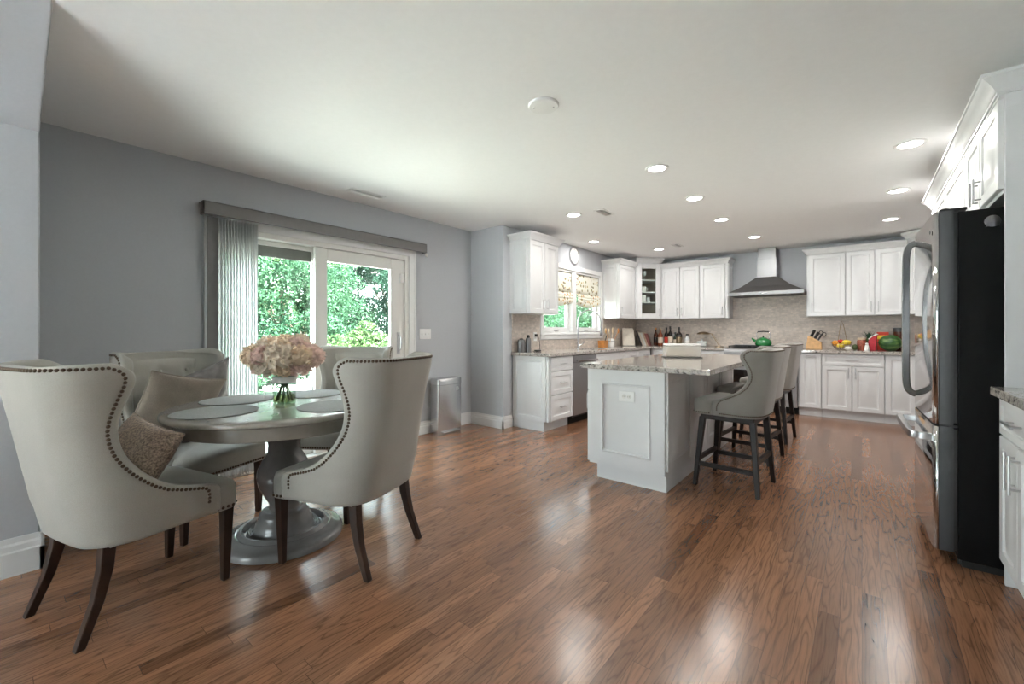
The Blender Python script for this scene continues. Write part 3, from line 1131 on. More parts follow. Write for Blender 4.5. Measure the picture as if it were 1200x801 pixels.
mid = wd / 2
cup_thing('canister', 'large white canister on the lowest shelf behind the glass door', on_diag(mid - 0.035, 0.12, 1.681), 0.055, 0.125, 'canister')
cup_thing('drinking_glass', 'pale glass beside the white canister behind the glass door', on_diag(mid + 0.075, 0.13, 1.681), 0.03, 0.09, 'glass', glass=True)
cup_thing('mug', 'white mug on the middle shelf behind the glass door', on_diag(mid - 0.03, 0.11, 1.861), 0.045, 0.095, 'mug', True)
t = thing('goblet', 'stemmed glass on the top shelf behind the glass door', 'glass', on_diag(mid - 0.02, 0.1, 2.071))
MB().lathe([(0.03, 0), (0.028, 0.004), (0.005, 0.01), (0.004, 0.07)], seg=20).build('stem', 'clear_glass_dish', t)
MB().lathe([(0.004, 0.07), (0.025, 0.085), (0.034, 0.12), (0.03, 0.16), (0.028, 0.16), (0.031, 0.12), (0.022, 0.088), (0.001, 0.078)], seg=20).build('bowl', 'clear_glass_dish', t)

# --- back wall cabinets
YUF = 7.48
cabinet('wall_cabinet', 'white double-door wall cabinet on the back wall right of the glass corner cabinet', (-2.73, YUF, 0), 0, 0.64, UD, UZ0, UZ1,
        [('door', 0.006, 0.316, UZ0 + 0.004, UZ1 - 0.004, 0.282, 1.50, 0.14), ('door', 0.322, 0.632, UZ0 + 0.004, UZ1 - 0.004, 0.356, 1.50, 0.14)], (CR, 0, 0))
cabinet('wall_cabinet', 'single-door white wall cabinet on the back wall just left of the range hood', (-2.088, YUF, 0), 0, 0.425, UD, UZ0, UZ1,
        [('door', 0.006, 0.385, UZ0 + 0.004, UZ1 - 0.004, 0.352, 1.50, 0.14)], (CR, 0, 1), None, 'R')
cabinet('wall_cabinet', 'single-door white wall cabinet just right of the range hood', (-0.61, YUF, 0), 0, 0.432, UD, UZ0, UZ1,
        [('door', 0.02, 0.428, UZ0 + 0.004, UZ1 - 0.004, 0.055, 1.50, 0.14)], (CR, 1, 0), None, 'L')
cabinet('wall_cabinet', 'white double-door wall cabinet above the fruit and watermelon', (-0.176, YUF, 0), 0, 0.625, UD, UZ0, UZ1,
        [('door', 0.004, 0.303, UZ0 + 0.004, UZ1 - 0.004, 0.27, 1.50, 0.14), ('door', 0.311, 0.615, UZ0 + 0.004, UZ1 - 0.004, 0.345, 1.50, 0.14)], (CR, 0, 0))
# right corner, diagonal, taller
pA, pB = Vector((0.455, 7.455)), Vector((0.80, 7.11))
dv = pB - pA
ang = math.atan2(dv.y, dv.x)
cab = thing('corner_cabinet', 'tall white corner wall cabinet glimpsed above the refrigerator door', 'cabinet', (pA.x, pA.y, 0), ang)
inv = Matrix.Rotation(-ang, 4, 'Z') @ Matrix.Translation((-pA.x, -pA.y, 0))
wd = dv.length
foot = [loc2(pA.x, pA.y), loc2(pB.x, pB.y), loc2(XR - 0.004, pB.y), loc2(XR - 0.004, YW - 0.004), loc2(pA.x, YW - 0.004)]
MB().prism(foot, UZ0, 2.345).build('body', 'cabinet_white', cab, smooth=0)
d = panel(0.03, wd - 0.03, UZ0 + 0.006, 2.33).build('door', 'cabinet_white', cab, smooth=30)
pull(d, 0.06, 1.5, 0.14, True)
loops = []
for o, zz in prof:
    z = 2.345 + zz * 0.85
    loops.append([(-0.3 * o, -0.02 - o, z), (wd + 0.3 * o, -0.02 - o, z)] + [(q[0], q[1], z) for q in foot[1:]] + [(foot[0][0], foot[0][1], z)])
MB().loft(loops).build('crown', 'cabinet_white', cab, smooth=30)

# --- base cabinets
BZ0, BZ1 = 0.114, 0.874
XBF = -2.805      # carcass front, left run
YBF = 7.16        # carcass front, back run


def drawer(x0, x1, a0, a1, hl=0.13):
    return ('drawer', x0, x1, a0, a1, (x0 + x1) / 2, (a0 + a1) / 2, hl)


cabinet('drawer_cabinet', 'white three-drawer base cabinet at the open end of the left counter', (XBF, 4.08, 0), R90, 0.515, 0.52, BZ0, BZ1,
        [drawer(0.03, 0.51, 0.700, 0.868), drawer(0.03, 0.51, 0.425, 0.692), drawer(0.03, 0.51, 0.122, 0.417)], None, (0.06, 0.0, 0.0), 'L')
apron = cabinet('sink_cabinet', 'white base cabinet under the kitchen sink', (XBF, 5.205, 0), R90, 0.90, 0.52, BZ0, 0.66,
        [('door', 0.004, 0.447, 0.122, 0.655, 0.40, 0.56, 0.14), ('door', 0.453, 0.896, 0.122, 0.655, 0.50, 0.56, 0.14)], None, (0.06, 0, 0))
m = panel(0.004, 0.896, 0.70, 0.868)
MB().box(0, 0.0, 0.662, 0.90, 0.02, BZ1).build('rail', 'cabinet_white', apron, smooth=0)
m.build('false_drawer', 'cabinet_white', apron, smooth=30)
cabinet('base_cabinet', 'white base cabinet between the sink and the back corner', (XBF, 6.11, 0), R90, 1.0, 0.52, BZ0, BZ1,
        [drawer(0.004, 0.50, 0.700, 0.868), ('door', 0.004, 0.50, 0.122, 0.692, 0.06, 0.6, 0.14), drawer(0.506, 0.99, 0.700, 0.868), ('door', 0.506, 0.99, 0.122, 0.692, 0.56, 0.6, 0.14)], None, (0.06, 0, 0))
cabinet('base_cabinet', 'white base cabinet on the back wall left of the range', (-2.79, YBF, 0), 0, 1.165, 0.60, BZ0, BZ1,
        [drawer(0.03, 0.59, 0.700, 0.868), ('door', 0.03, 0.59, 0.122, 0.692, 0.54, 0.6, 0.14), drawer(0.596, 1.16, 0.700, 0.868), ('door', 0.596, 1.16, 0.122, 0.692, 0.65, 0.6, 0.14)], None, (0.06, 0, 0))
cabinet('pullout_cabinet', 'narrow white pull-out base cabinet right of the range', (-0.69, YBF, 0), 0, 0.265, 0.60, BZ0, BZ1,
        [('door', 0.02, 0.26, 0.122, 0.868, None, 0, 0)], None, (0.06, 0, 0))
pc = [o for o in COL.objects if o.name.startswith('pullout_cabinet')][0]
pull([c for c in pc.children if c.name.startswith('door')][0], 0.145, 0.835, 0.11, False)
cabinet('base_cabinet', 'white base cabinet with one wide drawer over two doors below the fruit', (-0.423, YBF, 0), 0, 0.645, 0.60, BZ0, BZ1,
        [drawer(0.004, 0.641, 0.715, 0.868, 0.14), ('door', 0.004, 0.3195, 0.122, 0.707, 0.285, 0.62, 0.14), ('door', 0.3255, 0.641, 0.122, 0.707, 0.36, 0.62, 0.14)], None, (0.06, 0, 0))
cabinet('base_cabinet', 'white full-door base cabinet at the back, half hidden by the refrigerator handle', (0.224, YBF, 0), 0, 0.30, 0.60, BZ0, BZ1,
        [('door', 0.004, 0.296, 0.122, 0.868, None, 0, 0)], None, (0.06, 0, 0))
# toe-kick vent board in front of the pull-out
# --- right foreground base cabinet
YE = 2.955
cabinet('base_cabinet', 'white base cabinet in the right foreground beside the refrigerator', (0.51, YE, 0), RM90, 0.60, 0.60, BZ0, BZ1,
        [drawer(0.006, 0.594, 0.700, 0.868, 0.16), ('door', 0.006, 0.296, 0.122, 0.692, 0.262, 0.585, 0.16), ('door', 0.304, 0.594, 0.122, 0.692, 0.338, 0.585, 0.16)], None, (0.055, 0, 0))
cabinet('base_cabinet', 'white base cabinet in the right foreground nearest the camera', (0.51, YE - 0.603, 0), RM90, 0.90, 0.60, BZ0, BZ1,
        [drawer(0.006, 0.447, 0.700, 0.868, 0.16), drawer(0.453, 0.894, 0.700, 0.868, 0.16), ('door', 0.006, 0.447, 0.122, 0.692, 0.41, 0.585, 0.16), ('door', 0.453, 0.894, 0.122, 0.692, 0.49, 0.585, 0.16)], None, (0.055, 0, 0))
# --- over-fridge and pantry
t = thing('fridge_panel', 'tall plain white side panel between the refrigerator and the right counter', 'cabinet panel', (0.51, YE, 0))
MB().box(0, 0.002, 0, 0.605, 0.024, 2.262).build('panel', 'cabinet_white', t, bevel=0.001)
m = MB().box(0.0, -0.001, 2.20, 0.605, 0.003, 2.262)
m.build('top_rail', 'cabinet_white', t)
cabinet('wall_cabinet', 'white two-door cabinet above the refrigerator', (0.51, 3.785, 0), RM90, 0.803, 0.60, 1.815, UZ1,
        [('door', 0.004, 0.398, 1.833, 2.248, 0.36, 1.92, 0.13), ('door', 0.404, 0.803, 1.833, 2.248, 0.445, 1.92, 0.13)], None)
cabinet('pantry_cabinet', 'tall white pantry cabinet behind the refrigerator', (0.51, 5.415, 0), RM90, 1.60, 0.60, BZ0, UZ1,
        [('door', 0.004, 0.797, 1.833, 2.248, None, 0, 0), ('door', 0.803, 1.596, 1.833, 2.248, None, 0, 0), ('door', 0.004, 0.797, 0.122, 1.825, 0.76, 1.1, 0.3), ('door', 0.803, 1.596, 0.122, 1.825, 0.84, 1.1, 0.3)], None, (0.06, 0, 0))
prof = [(0.0, 0), (0.008, 0.0), (0.008, 0.012), (0.014, 0.016), (0.022, 0.030), (0.042, 0.054), (0.056, 0.064), (0.060, 0.07), (0.068, 0.072), (0.068, 0.086)]
t = thing('crown_moulding', 'white crown moulding running along the tall cabinets on the right', 'moulding', (0.51, YE, UZ1 + 0.001))
loops = []
for o, zz in prof:
    loops.append([(-0.02 - o, 0.0 - o, zz), (0.605, 0.0 - o, zz), (0.605, 2.44, zz), (-0.02 - o, 2.44, zz)])
MB().loft(loops).build('moulding', 'cabinet_white', t, smooth=30)
MB().box(-0.02, 0.0, -0.012, -0.002, 2.435, 0.0).build('bead', 'cabinet_white', t)

# ------------------------------------------------------------------ worktops
def slab(name, label, boxes, z0=0.876, z1=0.914):
    m = MB()
    for b in boxes:
        m.box(b[0], b[1], z0, b[2], b[3], z1)
    o = m.build(name, 'granite', bevel=0.004, seg=2, smooth=0)
    return tag(o, label, 'countertop')


XCF, YCF = -2.755, 7.105
SK = (-3.19, 5.20, -2.86, 5.98)      # sink cut-out
slab('countertop', 'L-shaped grey granite worktop along the window wall and back corner',
     [(XK + 0.002, 4.04, XCF, SK[1]), (XK + 0.002, SK[1], SK[0], SK[3]), (SK[2], SK[1], XCF, SK[3]), (XK + 0.002, SK[3], XCF, YCF), (XK + 0.002, YCF, -1.625, YW - 0.002)])
slab('countertop', 'grey granite worktop on the back wall right of the range, holding fruit', [(-0.685, YCF, 1.117, YW - 0.002)])
slab('countertop', 'grey granite worktop in the right foreground beside the refrigerator', [(0.462, 1.44, 1.117, YE - 0.001)])
# sink
t = thing('sink', 'undermount stainless steel sink in the window counter', 'sink', ((SK[0] + SK[2]) / 2, (SK[1] + SK[3]) / 2, 0.874))
hx, hy, kk = (SK[2] - SK[0]) / 2 + 0.01, (SK[3] - SK[1]) / 2 + 0.01, 0.006
m = MB().box(-hx, -hy, -0.20, hx, hy, -0.194)
m.box(-hx, -hy, -0.194, -hx + kk, hy, 0).box(hx - kk, -hy, -0.194, hx, hy, 0).box(-hx + kk, -hy, -0.194, hx - kk, -hy + kk, 0).box(-hx + kk, hy - kk, -0.194, hx - kk, hy, 0)
m.build('basin', 'stainless', t)
MB().lathe([(0.04, -0.194), (0.04, -0.19), (0.03, -0.189)], seg=24).build('drain', 'chrome', t)
# faucet
t = thing('faucet', 'tall chrome pull-down spring faucet at the kitchen window', 'faucet', (-3.245, 5.49, 0.914))
MB().lathe([(0.028, 0), (0.028, 0.006), (0.02, 0.012), (0.016, 0.05), (0.013, 0.06), (0.013, 0.36)], seg=20).build('stem', 'chrome', t)
arc = [(0, 0, 0.36)] + [(0.05 * (1 - math.cos(a)) * 2.0, 0.165 * (1 - math.cos(a)), 0.40 + 0.17 * math.sin(a)) for a in [PI * k / 16 for k in range(17)]] + [(0.2, 0.335, 0.33)]
MB().tube(arc, 0.009, 10).build('spout', 'chrome', t)
m = MB()
for k in range(34):
    u = 1 + (len(arc) - 3) * k / 33
    i = min(int(u), len(arc) - 2)
    p = Vector(arc[i]).lerp(Vector(arc[i + 1]), u - i)
    d = (Vector(arc[i + 1]) - Vector(arc[i])).normalized()
    q = MB().lathe([(0.011, -0.002), (0.013, 0), (0.011, 0.002)], seg=10).xf(Matrix.Translation(p) @ d.to_track_quat('Z', 'Y').to_matrix().to_4x4())
    m.add(q.v, q.f)
m.build('spring_coil', 'nickel', t)
MB().lathe([(0.012, 0.33), (0.016, 0.31), (0.017, 0.20), (0.012, 0.19)], (0.2, 0.335, 0), seg=16).build('spray_head', 'chrome', t)
MB().tube([(0, 0, 0.25), (0.1, 0.165, 0.25), (0.19, 0.32, 0.25)], 0.005, 8).build('holder_arm', 'chrome', t)
MB().tube([(0.013, 0.0, 0.05), (0.05, 0.03, 0.06), (0.09, 0.05, 0.11)], 0.006, 8).build('lever', 'chrome', t)
# dishwasher
t = thing('dishwasher', 'stainless dishwasher under the left counter next to the drawers', 'dishwasher', (XBF, 4.60, 0), R90)
MB().box(0.0, 0.002, 0.09, 0.60, 0.52, 0.872).build('body', 'steel_dark', t)
MB().box(0.003, -0.024, 0.115, 0.597, 0.0, 0.775).build('door', 'stainless_h', t, bevel=0.004)
MB().box(0.003, -0.022, 0.78, 0.597, 0.0, 0.868).build('control_panel', 'stainless_h', t, bevel=0.003)
m = MB().tube([(0.05, -0.065, 0.80), (0.55, -0.065, 0.80)], 0.011, 12)
for x in (0.08, 0.52):
    m.tube([(x, -0.02, 0.80), (x, -0.065, 0.80)], 0.008, 8)
m.build('handle', 'chrome', t)
MB().box(0.0, 0.05, 0.0, 0.60, 0.5, 0.088).build('toe_kick', 'black_paint', t)

# ------------------------------------------------------------------ backsplash
def splash(name, label, boxes):
    m = MB()
    for b in boxes:
        m.box(*b)
    return tag(m.build(name, 'stone_mosaic', smooth=0), label, 'backsplash')


splash('backsplash', 'beige stone mosaic backsplash on the window wall', [
    (XK + 0.001, 4.06, 0.9145, XK + 0.009, KW0 - 0.075, UZ0 - 0.001), (XK + 0.001, KW0 - 0.075, 0.9145, XK + 0.009, KW1 + 0.075, KZ0 - 0.075), (XK + 0.001, KW1 + 0.075, 0.9145, XK + 0.009, YW - 0.01, UZ0 - 0.001)])
splash('backsplash', 'beige stone mosaic backsplash on the back wall behind the range', [
    (XK + 0.01, YW - 0.009, 0.9145, -1.66, YW - 0.001, UZ0 - 0.001), (-1.66, YW - 0.009, 0.9145, -0.612, YW - 0.001, 1.75), (-0.612, YW - 0.009, 0.9145, XR - 0.002, YW - 0.001, UZ0 - 0.001)])
pl_ = plate('wall_outlet', 'white wall outlet with a black plug left of the kitchen window', (XK + 0.0095, 4.53, 1.10), PI / 2, 0.072, 0.115, 'outlet')
plate('wall_outlet', 'white wall outlet low on the back wall behind the books', (-2.66, YW - 0.0095, 1.09), 0, 0.115, 0.072, 'outlet')

# ------------------------------------------------------------------ range hood and range
hc = (-1.615 - 0.637) / 2
t = thing('range_hood', 'stainless pyramid chimney range hood on the back wall', 'range hood', (hc, YW, 0))
wh, dh = 0.49, 0.50
yb = -0.012
m = MB()
m.loft([[(-wh, yb, 1.715), (wh, yb, 1.715), (wh, -dh, 1.715), (-wh, -dh, 1.715)], [(-wh, yb, 1.765), (wh, yb, 1.765), (wh, -dh, 1.765), (-wh, -dh, 1.765)],
        [(-0.32, yb, 1.86), (0.32, yb, 1.86), (0.32, -0.40, 1.86), (-0.32, -0.40, 1.86)],
        [(-0.145, yb, 2.0), (0.145, yb, 2.0), (0.145, -0.285, 2.0), (-0.145, -0.285, 2.0)]])
m.build('canopy', 'stainless', t, bevel=0.003, smooth=0)
MB().box(-0.128, -0.28, 1.99, 0.128, yb, 2.28).build('lower_chimney', 'stainless', t, bevel=0.002, smooth=0)
MB().box(-0.118, -0.272, 2.27, 0.118, yb, HC - 0.001).build('upper_chimney', 'stainless', t, bevel=0.002, smooth=0)
MB().box(-wh + 0.04, -dh + 0.04, 1.711, wh - 0.04, -0.05, 1.716).build('filter', 'steel_dark', t)
for x in (-0.3, 0.3):
    MB().lathe([(0.03, 1.712), (0.03, 1.709), (0.01, 1.708)], (x, -dh + 0.07, 0), seg=20).build('hood_light', 'ceramic', t)
m = MB()
for k in range(5):
    q = MB().lathe([(0.008, 0), (0.008, 0.004), (0.004, 0.005)], seg=12).xf(Matrix.Translation((0.02 * (k - 2) + 0.0, -dh, 1.74)) @ Matrix.Rotation(PI / 2, 4, 'X'))
    m.add(q.v, q.f)
m.build('button_row', 'chrome', t)

rx0, rx1 = -1.62, -0.695
t = thing('range', 'stainless gas range with black grates below the hood', 'stove', (rx0, 7.10, 0))
wr = rx1 - rx0
MB().box(0.002, 0.03, 0.10, wr - 0.002, 0.66, 0.905).build('body', 'stainless_h', t, bevel=0.002)
MB().box(0.004, 0.08, 0.0, wr - 0.004, 0.6, 0.10).build('toe_kick', 'black_paint', t)
MB().box(0.004, -0.005, 0.19, wr - 0.004, 0.03, 0.70).build('oven_door', 'stainless_h', t, bevel=0.004)
MB().box(0.12, -0.008, 0.3, wr - 0.12, -0.004, 0.6).build('oven_window', 'black_glass', t)
m = MB().tube([(0.06, -0.05, 0.665), (wr - 0.06, -0.05, 0.665)], 0.012)
for x in (0.1, wr - 0.1):
    m.tube([(x, -0.005, 0.665), (x, -0.05, 0.665)], 0.008)
m.build('oven_handle', 'chrome', t)
m = MB().loft([[(0, 0.10, 0.71), (0, -0.02, 0.71), (0, -0.05, 0.86), (0, -0.045, 0.895), (0, -0.025, 0.912), (0, 0.10, 0.918)], [(wr, 0.10, 0.71), (wr, -0.02, 0.71), (wr, -0.05, 0.86), (wr, -0.045, 0.895), (wr, -0.025, 0.912), (wr, 0.10, 0.918)]])
m.build('control_panel', 'stainless_h', t, smooth=50)
for k in range(6):
    MB().lathe([(0.024, 0), (0.024, 0.01), (0.019, 0.03), (0.016, 0.032)], seg=20).xf(Matrix.Translation((0.1 + k * (wr - 0.2) / 5, -0.034, 0.785)) @ Matrix.Rotation(PI / 2 + 0.2, 4, 'X')).build('knob', 'chrome', t)
MB().box(0.0, 0.10, 0.905, wr, 0.66, 0.918).build('cooktop', 'black_paint', t)
for k in range(3):
    m = MB()
    a, b = 0.02 + k * (wr - 0.04) / 3, 0.02 + (k + 1) * (wr - 0.04) / 3 - 0.008
    for y in (0.13, 0.63):
        m.box(a, y - 0.006, 0.935, b, y + 0.006, 0.95)
    for x in (a + 0.006, (a + b) / 2, b - 0.006):
        m.box(x - 0.006, 0.124, 0.935, x + 0.006, 0.636, 0.95)
    for y in (0.25, 0.38, 0.51):
        m.box(a, y - 0.005, 0.938, b, y + 0.005, 0.95)
    for x in (a + 0.01, b - 0.01):
        for y in (0.14, 0.62):
            m.box(x - 0.006, y - 0.006, 0.917, x + 0.006, y + 0.006, 0.936)
    m.build('grate', 'black_iron', t)
    for y in (0.25, 0.51):
        MB().lathe([(0.045, 0.917), (0.045, 0.928), (0.03, 0.933)], ((a + b) / 2, y, 0), seg=24).build('burner', 'black_iron', t)
MB().box(0.0, 0.655, 0.905, wr, 0.668, 0.955).build('back_rail', 'stainless_h', t)

# kettle
t = thing('kettle', 'green enamel kettle on the range top', 'kettle', (-1.145, 7.34, 0.950), 0)
MB().lathe([(0.08, 0), (0.10, 0.01), (0.113, 0.04), (0.108, 0.075), (0.085, 0.105), (0.05, 0.118), (0.045, 0.12)], seg=36).build('body', 'green_enamel', t)
MB().lathe([(0.05, 0.117), (0.045, 0.126), (0.02, 0.132), (0.012, 0.134)], seg=28).build('lid', 'green_enamel', t)
MB().ball((0, 0, 0.146), 0.014).build('knob', 'black_plastic', t)
MB().tube([(-0.09, 0, 0.06), (-0.12, 0, 0.085), (-0.15, 0, 0.115)], [0.026, 0.018, 0.012], 14).build('spout', 'green_enamel', t)
MB().tube([(-0.075, 0, 0.105), (-0.09, 0, 0.15), (-0.088, 0, 0.195), (-0.07, 0, 0.212)], 0.005, 8).tube([(0.075, 0, 0.105), (0.09, 0, 0.15), (0.088, 0, 0.195), (0.07, 0, 0.212)], 0.005, 8).build('bail', 'chrome', t)
MB().tube([(-0.075, 0, 0.212), (0, 0, 0.218), (0.075, 0, 0.212)], 0.010, 10).build('grip', 'black_plastic', t)

# ------------------------------------------------------------------ things on the left and back counters
CZ = 0.9143
t = thing('milk_frother', 'small steel appliance with black top on the left counter end', 'appliance', (-3.235, 4.18, CZ))
MB().lathe([(0.048, 0), (0.05, 0.01), (0.048, 0.12), (0.044, 0.15), (0.046, 0.155)], (-0.02, -0.03, 0), seg=24).build('jug', 'stainless', t)
MB().lathe([(0.036, 0), (0.036, 0.14), (0.03, 0.17), (0.022, 0.175)], (0.03, 0.045, 0), seg=24).build('canister', 'stainless', t)
MB().lathe([(0.02, 0.175), (0.02, 0.20), (0.012, 0.21)], (0.03, 0.045, 0), seg=20).build('cap', 'black_plastic', t)
MB().lathe([(0.03, 0.155), (0.025, 0.165), (0.008, 0.17)], (-0.02, -0.03, 0), seg=20).build('lid', 'black_plastic', t)
t = thing('power_cord', 'black cord trailing from the wall outlet onto the left counter', 'cord', (-3.32, 4.53, CZ))
MB().box(-0.005, -0.016, 0.185, 0.03, 0.016, 0.22).build('plug', 'black_plastic', t, bevel=0.004)
MB().tube(catmull([(0.03, 0, 0.2), (0.045, 0.02, 0.16), (0.05, 0.03, 0.08), (0.07, 0.0, 0.02), (0.10, -0.06, 0.006), (0.13, -0.12, 0.008), (0.15, -0.17, 0.006), (0.13, -0.22, 0.006)], 30), 0.0035, 8).build('cable', 'black_plastic', t)
MB().box(0.12, -0.19, 0.001, 0.17, -0.10, 0.022).build('adapter', 'black_plastic', t, bevel=0.006)

t = thing('utensil_holder', 'amber wooden box by the window holding tools, nearest the faucet', 'utensil holder', (-3.20, 6.19, CZ), 0.1)
MB().loft([[(-0.05, -0.07, 0), (0.05, -0.07, 0), (0.05, 0.07, 0), (-0.05, 0.07, 0)], [(-0.055, -0.075, 0.11), (0.055, -0.075, 0.11), (0.055, 0.075, 0.11), (-0.055, 0.075, 0.11)],
           [(-0.045, -0.065, 0.11), (0.045, -0.065, 0.11), (0.045, 0.065, 0.11), (-0.045, 0.065, 0.11)], [(-0.04, -0.06, 0.01), (0.04, -0.06, 0.01), (0.04, 0.06, 0.01), (-0.04, 0.06, 0.01)]]).build('box', 'amber_wood', t)
MB().tube([(0.0, 0.02, 0.03), (0.03, 0.06, 0.15), (0.02, 0.11, 0.19), (0.0, 0.13, 0.16)], 0.006).build('hook_handle', 'black_plastic', t)
t = thing('utensil_crock', 'grey crock of wooden spoons and spatulas beside the window frame', 'utensil crock', (-3.20, 6.48, CZ))
MB().lathe([(0.05, 0), (0.055, 0.01), (0.058, 0.13), (0.054, 0.135), (0.05, 0.13), (0.048, 0.012), (0.001, 0.01)], seg=28).build('crock', 'ceramic', t)
MB().lathe([(0.059, 0.09), (0.060, 0.093), (0.059, 0.096)], seg=28, cap=False).build('band', 'steel_dark', t)
for dx, dy, lx, ly, hd, mat, lb in ((0.0, 0.02, 0.01, 0.02, 0.032, 'pale_wood', 'pale wooden spoon with the largest bowl, upright in the crock by the window'), (-0.02, -0.02, -0.03, -0.05, 0.024, 'light_wood', 'tan wooden spoon leaning back in the crock by the window'), (0.02, 0.0, 0.05, 0.09, 0.024, 'amber_wood', 'amber wooden spoon leaning right in the crock by the window'), (0.01, -0.025, 0.02, -0.10, 0.022, 'pale_wood', 'pale wooden spoon leaning left in the crock by the window')):
    sh = thing('wooden_utensil', lb, 'utensil', (-3.20 + dx, 6.48 + dy, CZ + 0.014), 0, 'wooden utensils in the crock')
    MB().tube([(0, 0, 0), (lx * 0.6, ly * 0.6, 0.14), (lx, ly, 0.22)], 0.005, 8).build('shaft', mat, sh)
    MB().ball((lx * 1.15, ly * 1.15, 0.25), hd * 1.3, 14, 10, (0.3, 1, 1.4)).build('head', mat, sh)

t = thing('cutting_board', 'cream white board leaning upright in the back left corner', 'cutting board', (-3.16, 7.09, CZ), 0.75)
MB().loft([[(-0.11, y, 0), (0.11, y, 0), (0.115, y + 0.09, 0.29), (0.10, y + 0.095, 0.31), (-0.085, y + 0.095, 0.31), (-0.095, y + 0.09, 0.29)] for y in (0.0, 0.02)]).build('board', 'book_cream', t, bevel=0.004)
MB().box(-0.11, -0.03, 0.0, 0.11, 0.03, 0.006).build('foot', 'steel_dark', t)
bx = -3.13
for i, (mat, th_, hh, lb) in enumerate((('book_dark', 0.03, 0.25, 'dark book leaning against the cream board in the corner'), ('book_cream', 0.032, 0.235, 'cream book leaning next to the dark book'), ('book_white', 0.03, 0.225, 'white book in the middle of the leaning cookbooks'), ('book_tan', 0.028, 0.23, 'tan book second from the right of the cookbooks'), ('book_red', 0.026, 0.215, 'dark red book at the right end of the leaning cookbooks'))):
    t = thing('book', lb, 'book', (bx, 7.52, CZ), 0.15, 'cookbooks leaning in the back corner')
    k = Matrix.Shear('XY', 4, (0, 0)) @ Matrix.Identity(4)
    k[0][2] = -0.34
    MB().box(0.002, 0.004, 0.004, th_ - 0.002, 0.155, hh - 0.004).xf(k).build('pages', 'book_cream', t, smooth=0)
    MB().box(0, 0, 0, 0.0028, 0.16, hh).box(th_ - 0.0028, 0, 0, th_, 0.16, hh).box(0.0028, 0, 0, th_ - 0.0028, 0.0035, hh).xf(k).build('cover', mat, t, smooth=0)
    bx += th_ + 0.006


def bottle(x, y, r, h, neck, mat, lb, cap='black_plastic', label_mat='label_paper', sq=False):
    t = thing('bottle', lb, 'bottle', (x, y, CZ), 0, 'bottles on the back counter')
    sh = h * 0.60
    MB().lathe([(r * 0.92, 0), (r, 0.006), (r, sh), (r * 0.85, sh + h * 0.05), (neck * 1.25, sh + h * 0.14), (neck, sh + h * 0.18), (neck, h * 0.92)], seg=24).build('glass_body', mat, t)
    MB().lathe([(neck * 1.25, h * 0.88), (neck * 1.28, h * 0.90), (neck * 1.28, h * 0.985), (neck * 1.1, h)], seg=20).build('cap', cap, t)
    MB().lathe([(r * 1.005, sh * 0.25), (r * 1.012, sh * 0.26), (r * 1.012, sh * 0.78), (r * 1.005, sh * 0.79)], seg=24, cap=False).build('paper_label', label_mat, t)
    return t


yb_ = YW - 0.16
bottle(-2.885, yb_, 0.04, 0.32, 0.014, 'amber_glass', 'dark amber bottle at the left end of the bottle row', 'amber_wood', 'black_glass')
bottle(-2.79, yb_ - 0.03, 0.042, 0.31, 0.015, 'rust_glass', 'orange-brown liquor bottle second from the left', 'bronze', 'label_paper')
bottle(-2.705, yb_ + 0.035, 0.036, 0.325, 0.013, 'black_glass', 'slim black bottle third from the left', 'black_plastic', 'red_box')
bottle(-2.625, yb_, 0.038, 0.345, 0.014, 'black_glass', 'tallest dark bottle in the middle of the bottle row', 'black_plastic', 'label_paper')
bottle(-2.55, yb_ + 0.04, 0.034, 0.24, 0.013, 'green_glass', 'green glass bottle set back between the dark bottles', 'steel_dark', 'label_paper')
bottle(-2.465, yb_ - 0.02, 0.05, 0.33, 0.014, 'black_glass', 'broad-shouldered black bottle toward the right of the row', 'black_plastic', 'bronze')
bottle(-2.335, yb_, 0.042, 0.21, 0.017, 'clear_glass_dish', 'short clear bottle at the right end of the bottle row', 'steel_dark', 'ceramic')

# bronze dome on arm, a small warming lamp / grinder stand
t = thing('arm_lamp', 'small bronze dome lamp on a slanted arm on the back counter', 'lamp', (-1.88, YW - 0.17, CZ))
MB().lathe([(0.07, 0), (0.07, 0.008), (0.03, 0.014)], (0.06, 0, 0), seg=28).build('base', 'bronze', t)
MB().tube([(0.06, 0, 0.012), (-0.06, 0.0, 0.215)], 0.006, 8).tube([(0.085, 0, 0.012), (-0.04, 0.0, 0.21)], 0.003, 8).build('arm', 'bronze', t)
MB().lathe([(0.10, 0.0), (0.102, 0.004), (0.09, 0.022), (0.06, 0.038), (0.02, 0.046), (0.001, 0.047)], (-0.19, 0, 0.205), seg=32).build('dome', 'bronze', t)
MB().lathe([(0.05, 0.0), (0.05, -0.004), (0.01, -0.005)], (-0.19, 0, 0.204), seg=24).build('bulb_plate', 'ceramic', t)
MB().tube([(-0.03, 0, 0.208), (-0.08, 0, 0.218), (-0.15, 0, 0.242)], 0.006, 8).build('neck', 'bronze', t)
t = thing('glass_dish', 'clear lidded glass dish under the bronze dome lamp', 'dish', (-2.10, YW - 0.15, CZ))
MB().lathe([(0.06, 0), (0.075, 0.01), (0.08, 0.07), (0.076, 0.07), (0.07, 0.012), (0.001, 0.008)], seg=32).build('bowl', 'clear_glass_dish', t)
MB().lathe([(0.08, 0.07), (0.082, 0.074), (0.06, 0.09), (0.015, 0.098), (0.012, 0.11), (0.018, 0.118), (0.008, 0.124)], seg=32).build('lid', 'clear_glass_dish', t)

